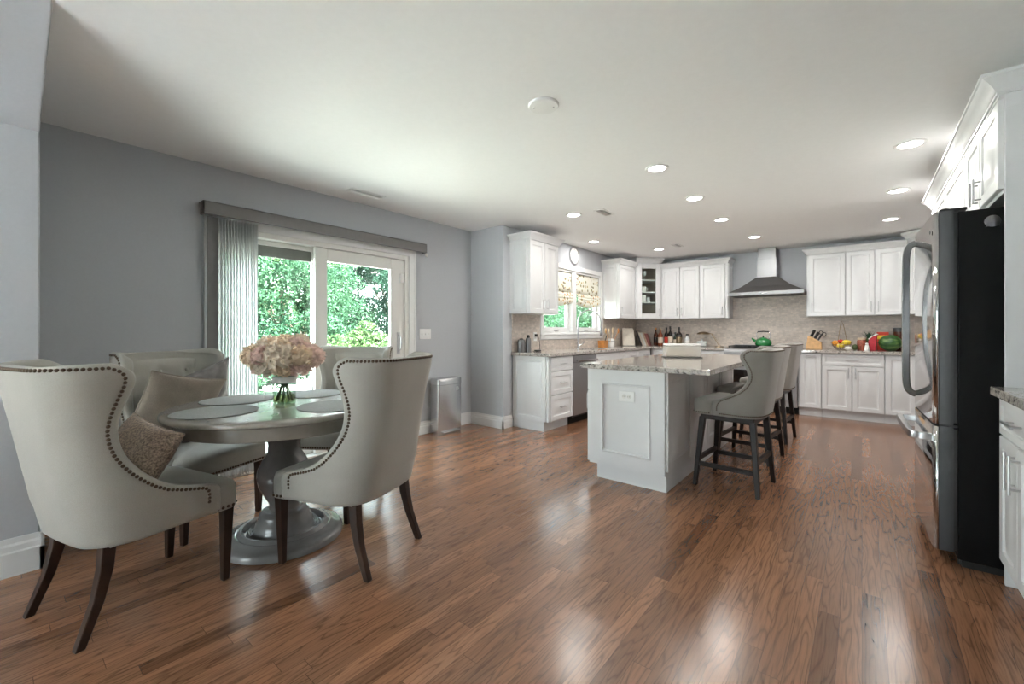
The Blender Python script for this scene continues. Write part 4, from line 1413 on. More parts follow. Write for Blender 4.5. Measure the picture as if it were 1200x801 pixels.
# ------------------------------------------------------------------ right of the range
t = thing('knife_block', 'light wooden block full of black-handled knives right of the range', 'knife block', (-0.53, 7.50, CZ), 0.0)
MB().loft([[(-0.10, y, 0), (0.09, y, 0), (0.085, y, 0.10), (-0.055, y, 0.19), (-0.075, y, 0.185)] for y in (-0.055, 0.055)]).build('block', 'light_wood', t, bevel=0.005)
for i, (x, y, z) in enumerate(((-0.045, -0.03, 0.18), (-0.04, 0.0, 0.178), (-0.035, 0.03, 0.172), (0.0, -0.03, 0.15), (0.005, 0.0, 0.148), (0.01, 0.03, 0.142), (0.045, -0.03, 0.122))):
    k = thing('knife', 'black-handled kitchen knife standing in the wooden block', 'knife', (-0.53 + x, 7.50 + y, CZ + z), 0, 'knives in the wooden block')
    d = Vector((0.045, 0, 0.10)).normalized()
    MB().tube([tuple(d * -0.09), tuple(d * 0.012)], [0.002, 0.007], 8).build('blade', 'chrome', k)
    MB().tube([tuple(d * 0.01), tuple(d * 0.05), tuple(d * 0.10), tuple(d * 0.108)], [0.010, 0.011, 0.012, 0.007], 8).build('handle', 'black_plastic', k)
t = thing('kitchen_scissors', 'black-looped scissors stuck in the right side of the knife block', 'scissors', (-0.49, 7.535, CZ + 0.14))
for s in (-1, 1):
    MB().tube([(0.055 + s * 0.02 + 0.02 * math.cos(a), 0, 0.085 - s * 0.012 + 0.026 * math.sin(a)) for a in [2 * PI * k / 14 for k in range(15)]], 0.005, 8).build('loop', 'black_plastic', t)
MB().tube([(-0.03, 0, -0.06), (0.02, 0, 0.04), (0.04, 0, 0.07)], [0.002, 0.006, 0.006], 8).build('blade', 'chrome', t)

# fruit basket
fb = (-0.22, 7.47)
t = thing('fruit_basket', 'bronze wire fruit basket with a tall arched handle on the back counter', 'basket', (fb[0], fb[1], CZ))
m = MB()
for z, r in ((0.006, 0.055), (0.04, 0.088), (0.075, 0.108), (0.11, 0.122)):
    m.tube([(r * math.cos(2 * PI * k / 32), r * math.sin(2 * PI * k / 32), z) for k in range(33)], 0.003, 6)
for k in range(14):
    a = 2 * PI * k / 14
    m.tube([(r * math.cos(a), r * math.sin(a), z) for z, r in ((0.006, 0.055), (0.04, 0.088), (0.075, 0.108), (0.11, 0.122))], 0.0025, 6)
m.lathe([(0.055, 0.003), (0.055, 0.006), (0.02, 0.007)], seg=24)
m.build('wire_bowl', 'bronze', t)
MB().tube([(-0.045, 0.118, 0.11), (-0.03, 0.118, 0.22), (-0.015, 0.118, 0.34), (0.0, 0.118, 0.40), (0.02, 0.118, 0.34), (0.04, 0.118, 0.22), (0.06, 0.118, 0.11)], 0.005, 8).build('arched_handle', 'bronze', t)


def fruit(name, lb, x, y, z, r, mat, sc=(1, 1, 1), cat='fruit'):
    t = thing(name, lb, cat, (x, y, z), 0, 'produce on the back counter')
    MB().ball((0, 0, r * sc[2]), r, 20, 14, sc).build('flesh', mat, t)
    MB().tube([(0, 0, 2 * r * sc[2] - 0.003), (0.002, 0.001, 2 * r * sc[2] + 0.004)], 0.003, 6).build('stem', 'stem_green', t)


fruit('orange', 'orange at the left side of the fruit basket', fb[0] - 0.068, fb[1] - 0.02, CZ + 0.055, 0.038, 'orange_fruit')
fruit('mango', 'yellow mango at the right side of the fruit basket', fb[0] + 0.055, fb[1] - 0.02, CZ + 0.062, 0.040, 'yellow_fruit', (1.35, 0.95, 0.95))
fruit('lemon', 'yellow lemon low at the front of the fruit basket', fb[0] - 0.01, fb[1] - 0.05, CZ + 0.022, 0.036, 'yellow_fruit', (1.25, 0.9, 0.9))
fruit('tomato', 'red tomato in the middle of the fruit basket', fb[0] - 0.01, fb[1] + 0.02, CZ + 0.082, 0.036, 'red_fruit', (1.05, 1.05, 0.85))
fruit('orange', 'orange behind the tomato in the fruit basket', fb[0] + 0.02, fb[1] + 0.07, CZ + 0.055, 0.036, 'orange_fruit')
fruit('avocado', 'dark green avocado right of the fruit basket', -0.075, 7.42, CZ, 0.032, 'avocado', (1, 1, 1.25))
fruit('garlic_bulb', 'white garlic bulb in front of the fruit basket', fb[0] + 0.075, 7.30, CZ, 0.034, 'garlic_white', (1.1, 1, 0.8), 'garlic')
t = thing('spice_jar', 'glass jar of red peppers between the basket and the white shaker', 'jar', (-0.005, 7.50, CZ))
MB().lathe([(0.045, 0), (0.05, 0.01), (0.05, 0.12), (0.04, 0.14)], seg=28).build('jar', 'spice_mix', t)
MB().lathe([(0.042, 0.14), (0.045, 0.143), (0.045, 0.165), (0.03, 0.168)], seg=28).build('lid', 'pale_wood', t)
t = thing('salt_shaker', 'small white shaker in front of the red bag', 'shaker', (0.05, 7.38, CZ))
MB().lathe([(0.026, 0), (0.028, 0.01), (0.022, 0.06), (0.016, 0.075)], seg=24).build('body', 'ceramic', t)
MB().ball((0, 0, 0.088), 0.016).build('top', 'ceramic', t)
t = thing('coffee_bag', 'dark red folded bag with white edge beside the watermelon', 'bag', (0.105, 7.45, CZ), -0.1)
MB().loft([[(-0.04, -0.04, 0), (0.04, -0.04, 0), (0.04, 0.04, 0), (-0.04, 0.04, 0)], [(-0.043, -0.045, 0.08), (0.04, -0.045, 0.08), (0.04, 0.045, 0.08), (-0.043, 0.045, 0.08)], [(-0.03, -0.02, 0.16), (0.045, -0.02, 0.16), (0.045, 0.02, 0.16), (-0.03, 0.02, 0.16)], [(0.03, -0.006, 0.205), (0.06, -0.006, 0.215), (0.06, 0.006, 0.215), (0.03, 0.006, 0.205)]]).build('pouch', 'red_cloth', t, bevel=0.008)
MB().tube([(-0.035, -0.03, 0.15), (0.0, -0.016, 0.19), (0.05, -0.012, 0.217), (0.06, -0.008, 0.215)], 0.007, 8).build('white_edge', 'ceramic', t)
t = thing('pineapple', 'dark spiky pineapple behind the red bag', 'pineapple', (0.075, 7.62, CZ))
MB().ball((0, 0, 0.085), 0.06, 18, 12, (1, 1, 1.4)).build('fruit_body', 'avocado', t)
m = MB()
for k in range(22):
    a = k * 2.4
    l = 0.055 + 0.02 * (k % 3)
    o = 0.012 + 0.055 * ((k % 5) / 5)
    c, s = math.cos(a), math.sin(a)
    m.loft([[(c * 0.012 - s * w_, s * 0.012 + c * w_, 0.155), (c * 0.012 + s * w_, s * 0.012 - c * w_, 0.155), (c * 0.018, s * 0.018, 0.157)] for w_ in (0.010,)] +
           [[(c * o - s * 0.007, s * o + c * 0.007, 0.16 + l * 0.6), (c * o + s * 0.007, s * o - c * 0.007, 0.16 + l * 0.6), (c * (o + 0.004), s * (o + 0.004), 0.16 + l * 0.6)],
            [(c * o * 1.6, s * o * 1.6, 0.16 + l), (c * o * 1.6 + 0.001, s * o * 1.6, 0.16 + l), (c * o * 1.6, s * o * 1.6 + 0.001, 0.16 + l)]])
m.build('leaf_crown', 'leaf_dark', t, smooth=0)
t = thing('watermelon', 'large striped green watermelon on the back counter', 'watermelon', (0.285, 7.44, CZ))
MB().ball((0, 0, 0.105), 0.105, 32, 20, (1.12, 0.98, 1.0)).build('rind', 'melon_rind', t)
MB().tube([(-0.115, 0, 0.105), (-0.128, 0, 0.108)], [0.007, 0.004], 8).build('stem', 'bark', t)
t = thing('snack_box', 'red carton standing behind the watermelon', 'box', (0.215, 7.64, CZ), 0.1)
MB().box(-0.06, -0.03, 0, 0.06, 0.03, 0.245).build('carton', 'red_box', t, bevel=0.002)
MB().box(-0.058, -0.0315, 0.15, 0.03, -0.0305, 0.2).build('print_band', 'yellow_fruit', t)
t = thing('tea_canister', 'brown canister with dark lid in the corner behind the watermelon', 'canister', (0.385, 7.64, CZ))
MB().lathe([(0.06, 0), (0.063, 0.008), (0.063, 0.25)], seg=28).build('tin', 'amber_glass', t)
MB().lathe([(0.066, 0.25), (0.066, 0.30), (0.05, 0.305)], seg=28).build('lid', 'steel_dark', t)
t = thing('wine_bottle', 'dark wine bottle by the refrigerator, seen through its handle', 'bottle', (0.62, 7.38, CZ))
MB().lathe([(0.036, 0), (0.038, 0.008), (0.038, 0.19), (0.03, 0.215), (0.014, 0.24), (0.014, 0.30)], seg=24).build('glass_body', 'green_glass', t)
MB().lathe([(0.0155, 0.25), (0.0155, 0.305), (0.01, 0.307)], seg=20).build('foil', 'leaf_dark', t)

# ------------------------------------------------------------------ island
IX0, IX1, IY0, IY1 = -1.715, -1.095, 3.085, 5.12
t = thing('kitchen_island', 'white panelled kitchen island in the middle of the kitchen', 'kitchen island', (IX0, IY0, 0))
iw, il = IX1 - IX0, IY1 - IY0
MB().box(0.0, 0.0, 0.114, iw, il, 0.875).build('body', 'cabinet_white', t, smooth=0)
MB().box(0.065, 0.012, 0, iw - 0.0, il - 0.012, 0.114).build('plinth', 'cabinet_white', t, smooth=0)
IR = [(0, 0), (0, 0.014), (0.062, 0.014), (0.068, 0.008), (0.074, 0.006), (0.084, 0.006), (0.10, 0.011)]
panel(0.008, iw - 0.004, 0.116, 0.872, [(0, 0), (0, 0.014), (0.105, 0.014), (0.111, 0.02), (0.118, 0.02), (0.124, 0.009), (0.13, 0.008)]).build('end_panel', 'cabinet_white', t, smooth=30)
# long side towards the stools
for k in range(4):
    a, b = k * il / 4 + 0.012, (k + 1) * il / 4 - 0.012
    q = panel(a, b, 0.15, 0.868, IR).xf(Matrix(((0, -1, 0, iw), (1, 0, 0, 0), (0, 0, 1, 0), (0, 0, 0, 1))))
    q.build('side_panel', 'cabinet_white', t, smooth=30)
for k in range(4):
    a, b = k * il / 4 + 0.004, (k + 1) * il / 4 - 0.004
    MF = Matrix(((0, 1, 0, 0), (-1, 0, 0, il), (0, 0, 1, 0), (0, 0, 0, 1)))
    q = panel(a, b, 0.70, 0.868).xf(MF)
    d = q.build('drawer', 'cabinet_white', t, smooth=30)
    q = panel(a, b, 0.122, 0.692).xf(MF)
    e = q.build('door', 'cabinet_white', t, smooth=30)
    hm = MB().tube([(-0.05, il - (a + b) / 2 - 0.06, 0.785), (-0.05, il - (a + b) / 2 + 0.06, 0.785)], 0.0055)
    for s in (-0.045, 0.045):
        hm.tube([(-0.02, il - (a + b) / 2 + s, 0.785), (-0.05, il - (a + b) / 2 + s, 0.785)], 0.0045, 8)
    hm.build('handle', 'nickel', d)
    yy = il - b + 0.05
    hm = MB().tube([(-0.05, yy, 0.53), (-0.05, yy, 0.66)], 0.0055)
    for s in (0.545, 0.645):
        hm.tube([(-0.02, yy, s), (-0.05, yy, s)], 0.0045, 8)
    hm.build('handle', 'nickel', e)
slab('countertop', 'speckled granite worktop of the kitchen island with seating overhang', [(-1.755, 3.005, -0.775, 5.16)])
plate('wall_outlet', 'white outlet plate on the end panel of the kitchen island', (-1.39, IY0 - 0.0085, 0.672), 0, 0.125, 0.078, 'outlet')
# cake keeper
t = thing('cake_keeper', 'clear lidded container with a tan loaf and dark base on the island', 'food container', (-1.355, 4.25, 0.9145), 0.55)
MB().box(-0.172, -0.085, 0, 0.172, 0.085, 0.010).build('base', 'black_plastic', t, bevel=0.004)
MB().loft([[(-0.13, -0.055, 0.0105), (0.13, -0.055, 0.0105), (0.13, 0.055, 0.0105), (-0.13, 0.055, 0.0105)], [(-0.135, -0.06, 0.07), (0.135, -0.06, 0.07), (0.135, 0.06, 0.07), (-0.135, 0.06, 0.07)], [(-0.12, -0.04, 0.092), (0.12, -0.04, 0.092), (0.12, 0.04, 0.092), (-0.12, 0.04, 0.092)]]).build('loaf', 'cake_bread', t, bevel=0.012)
MB().loft([[(-0.165, -0.08, 0.0105), (0.165, -0.08, 0.0105), (0.165, 0.08, 0.0105), (-0.165, 0.08, 0.0105)], [(-0.156, -0.072, 0.125), (0.156, -0.072, 0.125), (0.156, 0.072, 0.125), (-0.156, 0.072, 0.125)]]).build('cover', 'clear_plastic', t, bevel=0.01)
MB().box(-0.160, -0.076, 0.118, 0.160, 0.076, 0.136).build('lid_rim', 'ceramic', t, bevel=0.006)

# ------------------------------------------------------------------ refrigerator
FY0, FY1 = 3.045, 3.765
t = thing('refrigerator', 'black-sided stainless refrigerator with bottom freezer drawer', 'refrigerator', (0.285, FY0, 0), math.radians(1.9))
fw = FY1 - FY0
MB().box(0.085, 0.0, 0.035, 0.80, fw, 1.765).build('case', 'black_paint', t, bevel=0.004)
MB().box(0.10, 0.01, 0.0, 0.78, fw - 0.01, 0.034).build('base_grille', 'black_plastic', t)


def strap(path, side, hw_, ht_):
    side = Vector(side)
    loops = []
    for i, p in enumerate(path):
        p = Vector(p)
        d_ = (Vector(path[min(i + 1, len(path) - 1)]) - Vector(path[max(i - 1, 0)])).normalized()
        n_ = d_.cross(side).normalized()
        loops.append([tuple(p + side * a * hw_ + n_ * b * ht_) for a, b in ((-1, -1), (1, -1), (1, 1), (-1, 1))])
    return MB().loft(loops)


def fdoor(z0, z1):
    pts = []
    for u in (0, 0.006, 0.015, 0.028, 0.045, 0.07, 0.93, 0.955, 0.972, 0.985, 0.994, 1.0):
        y = 0.002 + (fw - 0.004) * u
        e = min(1, min(u, 1 - u) / 0.07)
        pts.append((0.016 * (1 - math.sqrt(max(0, 1 - (1 - e) ** 2))), y))
    poly = pts + [(0.066, fw - 0.002), (0.066, 0.002)]
    return poly


dz = ((0.70, 1.775), (0.065, 0.688))
for nm, (z0, z1) in zip(('door', 'freezer_drawer'), dz):
    poly = fdoor(z0, z1)
    # shell: edge band darker, face stainless
    q = MB().loft([[(x + 0.004, y, z0) for x, y in poly], [(x + 0.004, y, z1) for x, y in poly]])
    d = q.build(nm, 'steel_dark', t, bevel=0.0, smooth=40)
    pts = fdoor(z0, z1)[:12]
    q = MB().grid([[(x, y, z) for x, y in pts] for z in (z0 + 0.001, (z0 + z1) / 2, z1 - 0.001)])
    q.build('front_skin', 'fridge_steel', d, solid=0.006, smooth=60, recalc=False)
    MB().box(0.068, 0.012, z0 + 0.01, 0.0845, fw - 0.012, z1 - 0.01).build('gasket', 'black_plastic', d)
    if nm == 'door':
        yh = fw - 0.075
        hp_ = catmull([(0.0, yh, 1.725), (-0.028, yh, 1.708), (-0.044, yh, 1.665), (-0.048, yh, 1.55), (-0.049, yh, 1.25), (-0.048, yh, 0.95), (-0.044, yh, 0.835), (-0.028, yh, 0.792), (0.0, yh, 0.775)], 40)
        strap(hp_, (0, 1, 0), 0.018, 0.018).build('handle', 'fridge_handle', d, bevel=0.005, seg=3, smooth=50)
        MB().lathe([(0.011, 0), (0.011, 0.003), (0.006, 0.004)], seg=20).xf(Matrix.Translation((-0.004, 0.09, 1.69)) @ Matrix.Rotation(-PI / 2, 4, 'Y')).build('badge', 'steel_dark', d)
    else:
        hp_ = catmull([(0.0, fw - 0.06, 0.62), (-0.05, fw - 0.065, 0.625), (-0.078, fw - 0.09, 0.627), (-0.082, fw / 2, 0.627), (-0.078, 0.09, 0.627), (-0.05, 0.065, 0.625), (0.0, 0.06, 0.62)], 36)
        strap(hp_, (0, 0, 1), 0.018, 0.014).build('handle', 'nickel', d, bevel=0.005, seg=3, smooth=50)
m = MB().box(0.02, 0.02, 1.7755, 0.12, 0.10, 1.79).lathe([(0.018, 1.79), (0.018, 1.796), (0.01, 1.798)], (0.045, 0.055, 0), seg=20)
m.build('hinge_cover', 'black_plastic', t, bevel=0.004)
m = MB().box(0.02, 0.004, 0.6885, 0.084, 0.05, 0.6995)
m.build('middle_hinge', 'black_iron', t)
m = MB().lathe([(0.028, 0), (0.028, 0.004), (0.015, 0.006)], seg=20).xf(Matrix.Translation((0.20, 0.0, 1.70)) @ Matrix.Rotation(PI / 2, 4, 'X'))
m.box(0.178, -0.004, 1.675, 0.222, 0.0, 1.70)
o = m.build('magnet_clip', 'fridge_handle', t)
o['label'] = 'small silver clip on the black side near the top'
m = MB()
for y in (0.05, fw - 0.05):
    m.lathe([(0.02, 0), (0.02, 0.03), (0.01, 0.036)], (0.11, y, 0), seg=12)
m.build('levelling_foot', 'black_plastic', t)

# ------------------------------------------------------------------ trash can
t = thing('trash_can', 'stainless step trash can against the grey wall right of the patio door', 'trash can', (-3.768, 3.375, 0))
hx, hy = 0.08, 0.178


def rrect(hx, hy, r, z, n=5):
    out = []
    for cx_, cy_, a0 in ((hx - r, hy - r, 0), (-hx + r, hy - r, PI / 2), (-hx + r, -hy + r, PI), (hx - r, -hy + r, 1.5 * PI)):
        for k in range(n + 1):
            a = a0 + PI / 2 * k / n
            out.append((cx_ + r * math.cos(a), cy_ + r * math.sin(a), z))
    return out


MB().loft([rrect(hx - 0.004, hy - 0.004, 0.022, 0.0), rrect(hx - 0.004, hy - 0.004, 0.022, 0.045)]).build('base', 'bright_steel', t)
MB().loft([rrect(hx, hy, 0.025, 0.046), rrect(hx, hy, 0.025, 0.555)]).build('body', 'bright_steel', t)
MB().loft([rrect(hx + 0.003, hy + 0.003, 0.027, 0.558), rrect(hx + 0.003, hy + 0.003, 0.027, 0.618), rrect(hx - 0.004, hy - 0.004, 0.025, 0.628), rrect(hx - 0.03, hy - 0.03, 0.015, 0.63)]).build('lid', 'bright_steel', t)
MB().box(hx - 0.01, -0.13, 0.012, hx + 0.035, 0.13, 0.026).build('pedal', 'bright_steel', t, bevel=0.004)
MB().lathe([(0.020, 0), (0.026, 0), (0.026, 0.003), (0.020, 0.003)], seg=28).xf(Matrix.Translation((hx + 0.0005, hy - 0.075, 0.50)) @ Matrix.Rotation(PI / 2, 4, 'Y')).build('emblem', 'nickel', t)

# ------------------------------------------------------------------ upholstered chairs
def nail_strip(paths, r=0.0085, step=0.021):
    m = MB()
    for pts, nrm in paths:
        pts = [Vector(p) for p in pts]
        ln = sum((b - a).length for a, b in zip(pts, pts[1:]))
        n = max(2, int(ln / step))
        rp_ = resample(pts, n)
        rn = resample(nrm, n) if len(nrm) == len(pts) else None
        # nearest source normal
        d = [0]
        for a, b in zip(pts, pts[1:]):
            d.append(d[-1] + (b - a).length)
        for i, p in enumerate(rp_):
            tt = d[-1] * i / (n - 1)
            k = 0
            while k < len(d) - 2 and d[k + 1] < tt:
                k += 1
            nv = Vector(nrm[k]).normalized()
            M_ = Matrix.Translation(p) @ nv.to_track_quat('Z', 'Y').to_matrix().to_4x4()
            q = MB().lathe([(r, -0.002), (r * 0.85, r * 0.35), (r * 0.4, r * 0.62)], seg=8).xf(M_)
            m.add(q.v, q.f)
    return m


def wing_shell(keys, rows, cols, rc=0.13, bow=0.018):
    """rows of points of the mid surface; keys = (z, halfwidth, yback, yfront)"""
    R_ = catmull(keys, rows)
    G = []
    for z, w_, yb_, yf in R_:
        dpt = max(0.02, yf - yb_)
        ry = min(rc, dpt)
        rx = min(rc, w_ * 0.7)
        half = []
        for k in range(12):
            x = (w_ - rx) * k / 12
            half.append((x, yb_ - bow * (1 - (x / w_) ** 2)))
        for k in range(13):
            a = PI / 2 * k / 12
            half.append((w_ - rx + rx * math.sin(a), yb_ + ry - ry * math.cos(a) - bow * (1 - ((w_ - rx + rx * math.sin(a)) / w_) ** 2)))
        if dpt > ry + 0.002:
            for k in range(1, 9):
                half.append((w_, yb_ + ry + (dpt - ry) * k / 8))
        full = [(-x, y, z) for x, y in reversed(half[1:])] + [(x, y, z) for x, y in half]
        G.append(resample(full, cols))
    return G


def outward(G, i, j):
    a = G[i][max(j - 1, 0)]
    b = G[i][min(j + 1, len(G[i]) - 1)]
    d = (b - a)
    return Vector((d.y, -d.x, 0)).normalized()


def upholstered(root, keys, seat, mat, thick, nails=True, tuft=True, rc=0.13, nr_=0.0075, ns_=0.0165):
    rows, cols = 26, 45
    G = wing_shell(keys, rows, cols, rc)
    MB().grid([[tuple(p) for p in r] for r in G]).build('back_shell', mat, root, solid=thick, sub=1, smooth=180, recalc=False)
    # seat
    z0, z1, yb_, ya, yf, wb, wf = seat

    def poly(s, z, dy=0.0):
        base = [(-wb, yb_), (wb, yb_), (wb, ya), (wf, ya + 0.02), (wf, yf - 0.03), (wf - 0.03, yf), (-wf + 0.03, yf), (-wf, yf - 0.03), (-wf, ya + 0.02), (-wb, ya)]
        cy_ = (yb_ + yf) / 2
        return [(x * s, cy_ + (y - cy_) * s, z) for x, y in base]
    m = MB().loft([poly(0.97, z0), poly(1.0, z0 + 0.008), poly(1.0, z1 - 0.03), poly(0.985, z1 - 0.012), poly(0.95, z1), poly(0.8, z1 + 0.01), poly(0.5, z1 + 0.016), poly(0.1, z1 + 0.018)])
    m.build('seat', mat, root, smooth=70)
    if nails:
        paths = []
        ins = 2
        top = rows - 2
        for side in (-1, 1):
            pts, nr = [], []
            for i in range(2, top + 1):
                j = cols - 1 - ins if side > 0 else ins
                p = G[i][j]
                n = outward(G, i, j)
                pts.append(p + n * (thick / 2 + 0.0005))
                nr.append(n)
            paths.append((pts, nr))
        pts, nr = [], []
        for j in range(ins, cols - ins):
            n = outward(G, top, j)
            pts.append(G[top][j] + n * (thick / 2 + 0.0005))
            nr.append(n)
        paths.append((pts, nr))
        # lower edge of the seat front and its sides
        zb = z0 + 0.016
        for side in (-1, 1):
            paths.append(([(side * (wf + 0.001), ya + 0.03, zb), (side * (wf + 0.001), yf - 0.03, zb)], [(side, 0, 0), (side, 0, 0)]))
        paths.append(([(-wf + 0.03, yf + 0.001, zb), (wf - 0.03, yf + 0.001, zb)], [(0, 1, 0), (0, 1, 0)]))
        low = 1
        pts, nr = [], []
        for j in range(3, cols - 3):
            n = outward(G, low, j)
            pts.append(G[low][j] + n * (thick / 2 + 0.0005))
            nr.append(n)
        if not tuft:
            paths.append((pts, nr))
        for pth in paths:
            nail_strip([pth], nr_, ns_).build('nailhead_trim', 'bronze_nail', root, smooth=60)
    if tuft:
        # padded, button-tufted inner back
        zs0, zs1 = z1 - 0.02, keys[-1][0] - 0.045
        rows2 = 36
        buttons = []
        zt = keys[-1][0]
        for zz, xs in ((zt - 0.125, (-0.16, 0, 0.16)), (zt - 0.28, (-0.08, 0.08)), (zt - 0.42, (-0.13, 0, 0.13))):
            if zz > z1 + 0.06:
                buttons += [(x, zz) for x in xs]
        PG = []
        nb = len(keys)
        fine = catmull(keys, 120)
        for i in range(rows2 + 1):
            z = zs0 + (zs1 - zs0) * i / rows2
            k = min(fine, key=lambda q: abs(q[0] - z))
            w_, yb2 = k[1], k[2]
            row = []
            for j in range(41):
                u = -1 + 2 * j / 40
                x = u * (w_ - 0.055)
                edge = min(1, (1 - abs(u)) / 0.12, i / 4, (rows2 - i) / 4)
                th_ = thick / 2 + 0.036 * math.sqrt(max(0, edge))
                for bx_, bz in buttons:
                    d2 = (x - bx_) ** 2 + (z - bz) ** 2
                    th_ -= 0.030 * math.exp(-d2 / 0.0016)
                bow = 0.018 * (1 - (x / w_) ** 2)
                curve = 0.05 * max(0, (abs(x) - (w_ - rc)) / rc) ** 2
                row.append((x, yb2 - bow + curve + th_, z))
            PG.append(row)
        MB().grid(PG).build('tufted_back', mat, root, smooth=180)
        for bx_, bz in buttons:
            k = min(fine, key=lambda q: abs(q[0] - bz))
            y = k[2] - 0.018 * (1 - (bx_ / k[1]) ** 2) + thick / 2 + 0.012
            MB().ball((bx_, y, bz), 0.011, 12, 8, (1, 0.6, 1)).build('button', mat, root)
    return G


CH = [(0.345, 0.262, -0.225, 0.185), (0.40, 0.265, -0.238, 0.187), (0.45, 0.267, -0.247, 0.187), (0.478, 0.268, -0.254, 0.17), (0.495, 0.267, -0.26, 0.09), (0.525, 0.265, -0.266, 0.0),
      (0.58, 0.262, -0.275, -0.075), (0.64, 0.257, -0.287, -0.13), (0.71, 0.253, -0.300, -0.168), (0.79, 0.254, -0.314, -0.184), (0.86, 0.258, -0.326, -0.175), (0.92, 0.266, -0.336, -0.155), (0.965, 0.274, -0.344, -0.138), (1.0, 0.278, -0.35, -0.138), (1.025, 0.275, -0.353, -0.165), (1.04, 0.262, -0.355, -0.22)]


def chair(label, loc, rz):
    t = thing('dining_chair', label, 'chair', loc, rz, 'wingback chairs around the round table')
    upholstered(t, CH, (0.338, 0.462, -0.20, 0.145, 0.275, 0.235, 0.272), 'linen', 0.05)
    for s in (-1, 1):
        x = s * 0.235
        MB().loft([[(x - 0.014, 0.228 - 0.014, 0), (x + 0.014, 0.228 - 0.014, 0), (x + 0.014, 0.228 + 0.014, 0), (x - 0.014, 0.228 + 0.014, 0)],
                   [(x - 0.023, 0.235 - 0.023, 0.345), (x + 0.023, 0.235 - 0.023, 0.345), (x + 0.023, 0.235 + 0.023, 0.345), (x - 0.023, 0.235 + 0.023, 0.345)]]).build('leg', 'walnut', t, bevel=0.003)
        loops = []
        for z, y, h in ((0.36, -0.19, 0.022), (0.26, -0.20, 0.021), (0.15, -0.225, 0.018), (0.0, -0.28, 0.015)):
            x = s * (0.20 + 0.02 * (0.36 - z) / 0.36)
            loops.append([(x - h, y - h, z), (x + h, y - h, z), (x + h, y + h, z), (x - h, y + h, z)])
        MB().loft(loops).build('leg', 'walnut', t, bevel=0.003)
    return t


TC = (-2.55, 1.06)
A_POS, A_ROT = (-2.50, 0.42), math.radians(14)
B_POS, B_ROT = (-2.13, 1.23), math.radians(90 + 20)
C_POS, C_ROT = (-3.17, 0.80), math.radians(-68)
D_POS, D_ROT = (-3.06, 1.70), math.radians(-145)
cA = chair('cream wingback dining chair in the left foreground, back to the camera', (*A_POS, 0), A_ROT)


def dup(src, label, loc, rz):
    c = copy_tree(src)
    c.location = loc
    c.rotation_euler = (0, 0, rz)
    c['label'] = label
    return c


cB = dup(cA, 'cream wingback dining chair right of the table, seen from behind', (*B_POS, 0), B_ROT)
cC = dup(cA, 'cream tufted wingback chair at the left wall with two cushions on it', (*C_POS, 0), C_ROT)
cD = dup(cA, 'cream tufted wingback chair behind the table in front of the patio door', (*D_POS, 0), D_ROT)


def pillow(name, label, w_, h_, t_, mat, M_, wrinkle=0.0, seed=1, knot=False):
    rnd = random.Random(seed)
    ph = [rnd.uniform(0, 6.28) for _ in range(8)]
    n = 28
    def pos(u, v, s):
        x = u * w_ / 2 * (1 - 0.07 * (1 - v * v))
        y = v * h_ / 2 * (1 - 0.07 * (1 - u * u))
        z = s * t_ / 2 * (max(0, (1 - u * u)) * max(0, (1 - v * v))) ** 0.42
        if wrinkle:
            e = (1 - u * u) * (1 - v * v)
            z += wrinkle * e * (math.sin(7 * u + 4 * v + ph[0]) + math.sin(11 * u - 6 * v + ph[1]) * 0.6 + math.sin(3 * u + 13 * v + ph[2]) * 0.5)
        return (x, y, z)
    m = MB()
    q = [-1 + 2 * k / n for k in range(n + 1)]
    q = [math.sin(PI / 2 * a) for a in q]
    m.grid([[pos(u, v, 1) for u in q] for v in q])
    m.grid([[pos(u, v, -1) for u in reversed(q)] for v in q])
    t = thing(name, label, 'cushion')
    t.matrix_world = M_
    m.build('cover', mat, t, smooth=180)
    edge = [pos(u, -1, 0) for u in q] + [pos(1, v, 0) for v in q[1:]] + [pos(u, 1, 0) for u in reversed(q[:-1])] + [pos(-1, v, 0) for v in reversed(q[:-1])]
    MB().tube(edge, 0.004, 6).build('piping', mat, t)
    return t


def in_chair(pos, rot, x, y, z, ex, ey, ez):
    return Matrix.Translation((*pos, 0)) @ Matrix.Rotation(rot, 4, 'Z') @ Matrix.Translation((x, y, z)) @ Matrix.Rotation(ez, 4, 'Z') @ Matrix.Rotation(ex, 4, 'X') @ Matrix.Rotation(ey, 4, 'Z')


# cushion frames: local x = width, local y = height, local z = thickness
pillow('throw_pillow', 'brown woven throw pillow on the left foreground chair', 0.40, 0.36, 0.15, 'brown_weave', in_chair(A_POS, A_ROT, 0.05, -0.055, 0.605, math.radians(60), math.radians(-10), math.radians(6)), 0.004, 3)
pillow('throw_pillow', 'tan linen pillow leaning on the left wall chair', 0.43, 0.44, 0.14, 'tan_linen', in_chair(C_POS, C_ROT, 0.085, -0.05, 0.70, math.radians(72), math.radians(13), math.radians(-8)), 0.009, 5)
pillow('throw_pillow', 'grey velvet pillow behind the tan pillow on the left wall chair', 0.46, 0.42, 0.10, 'grey_velvet', in_chair(C_POS, C_ROT, -0.10, -0.11, 0.735, math.radians(76), math.radians(-16), math.radians(10)), 0.008, 9)

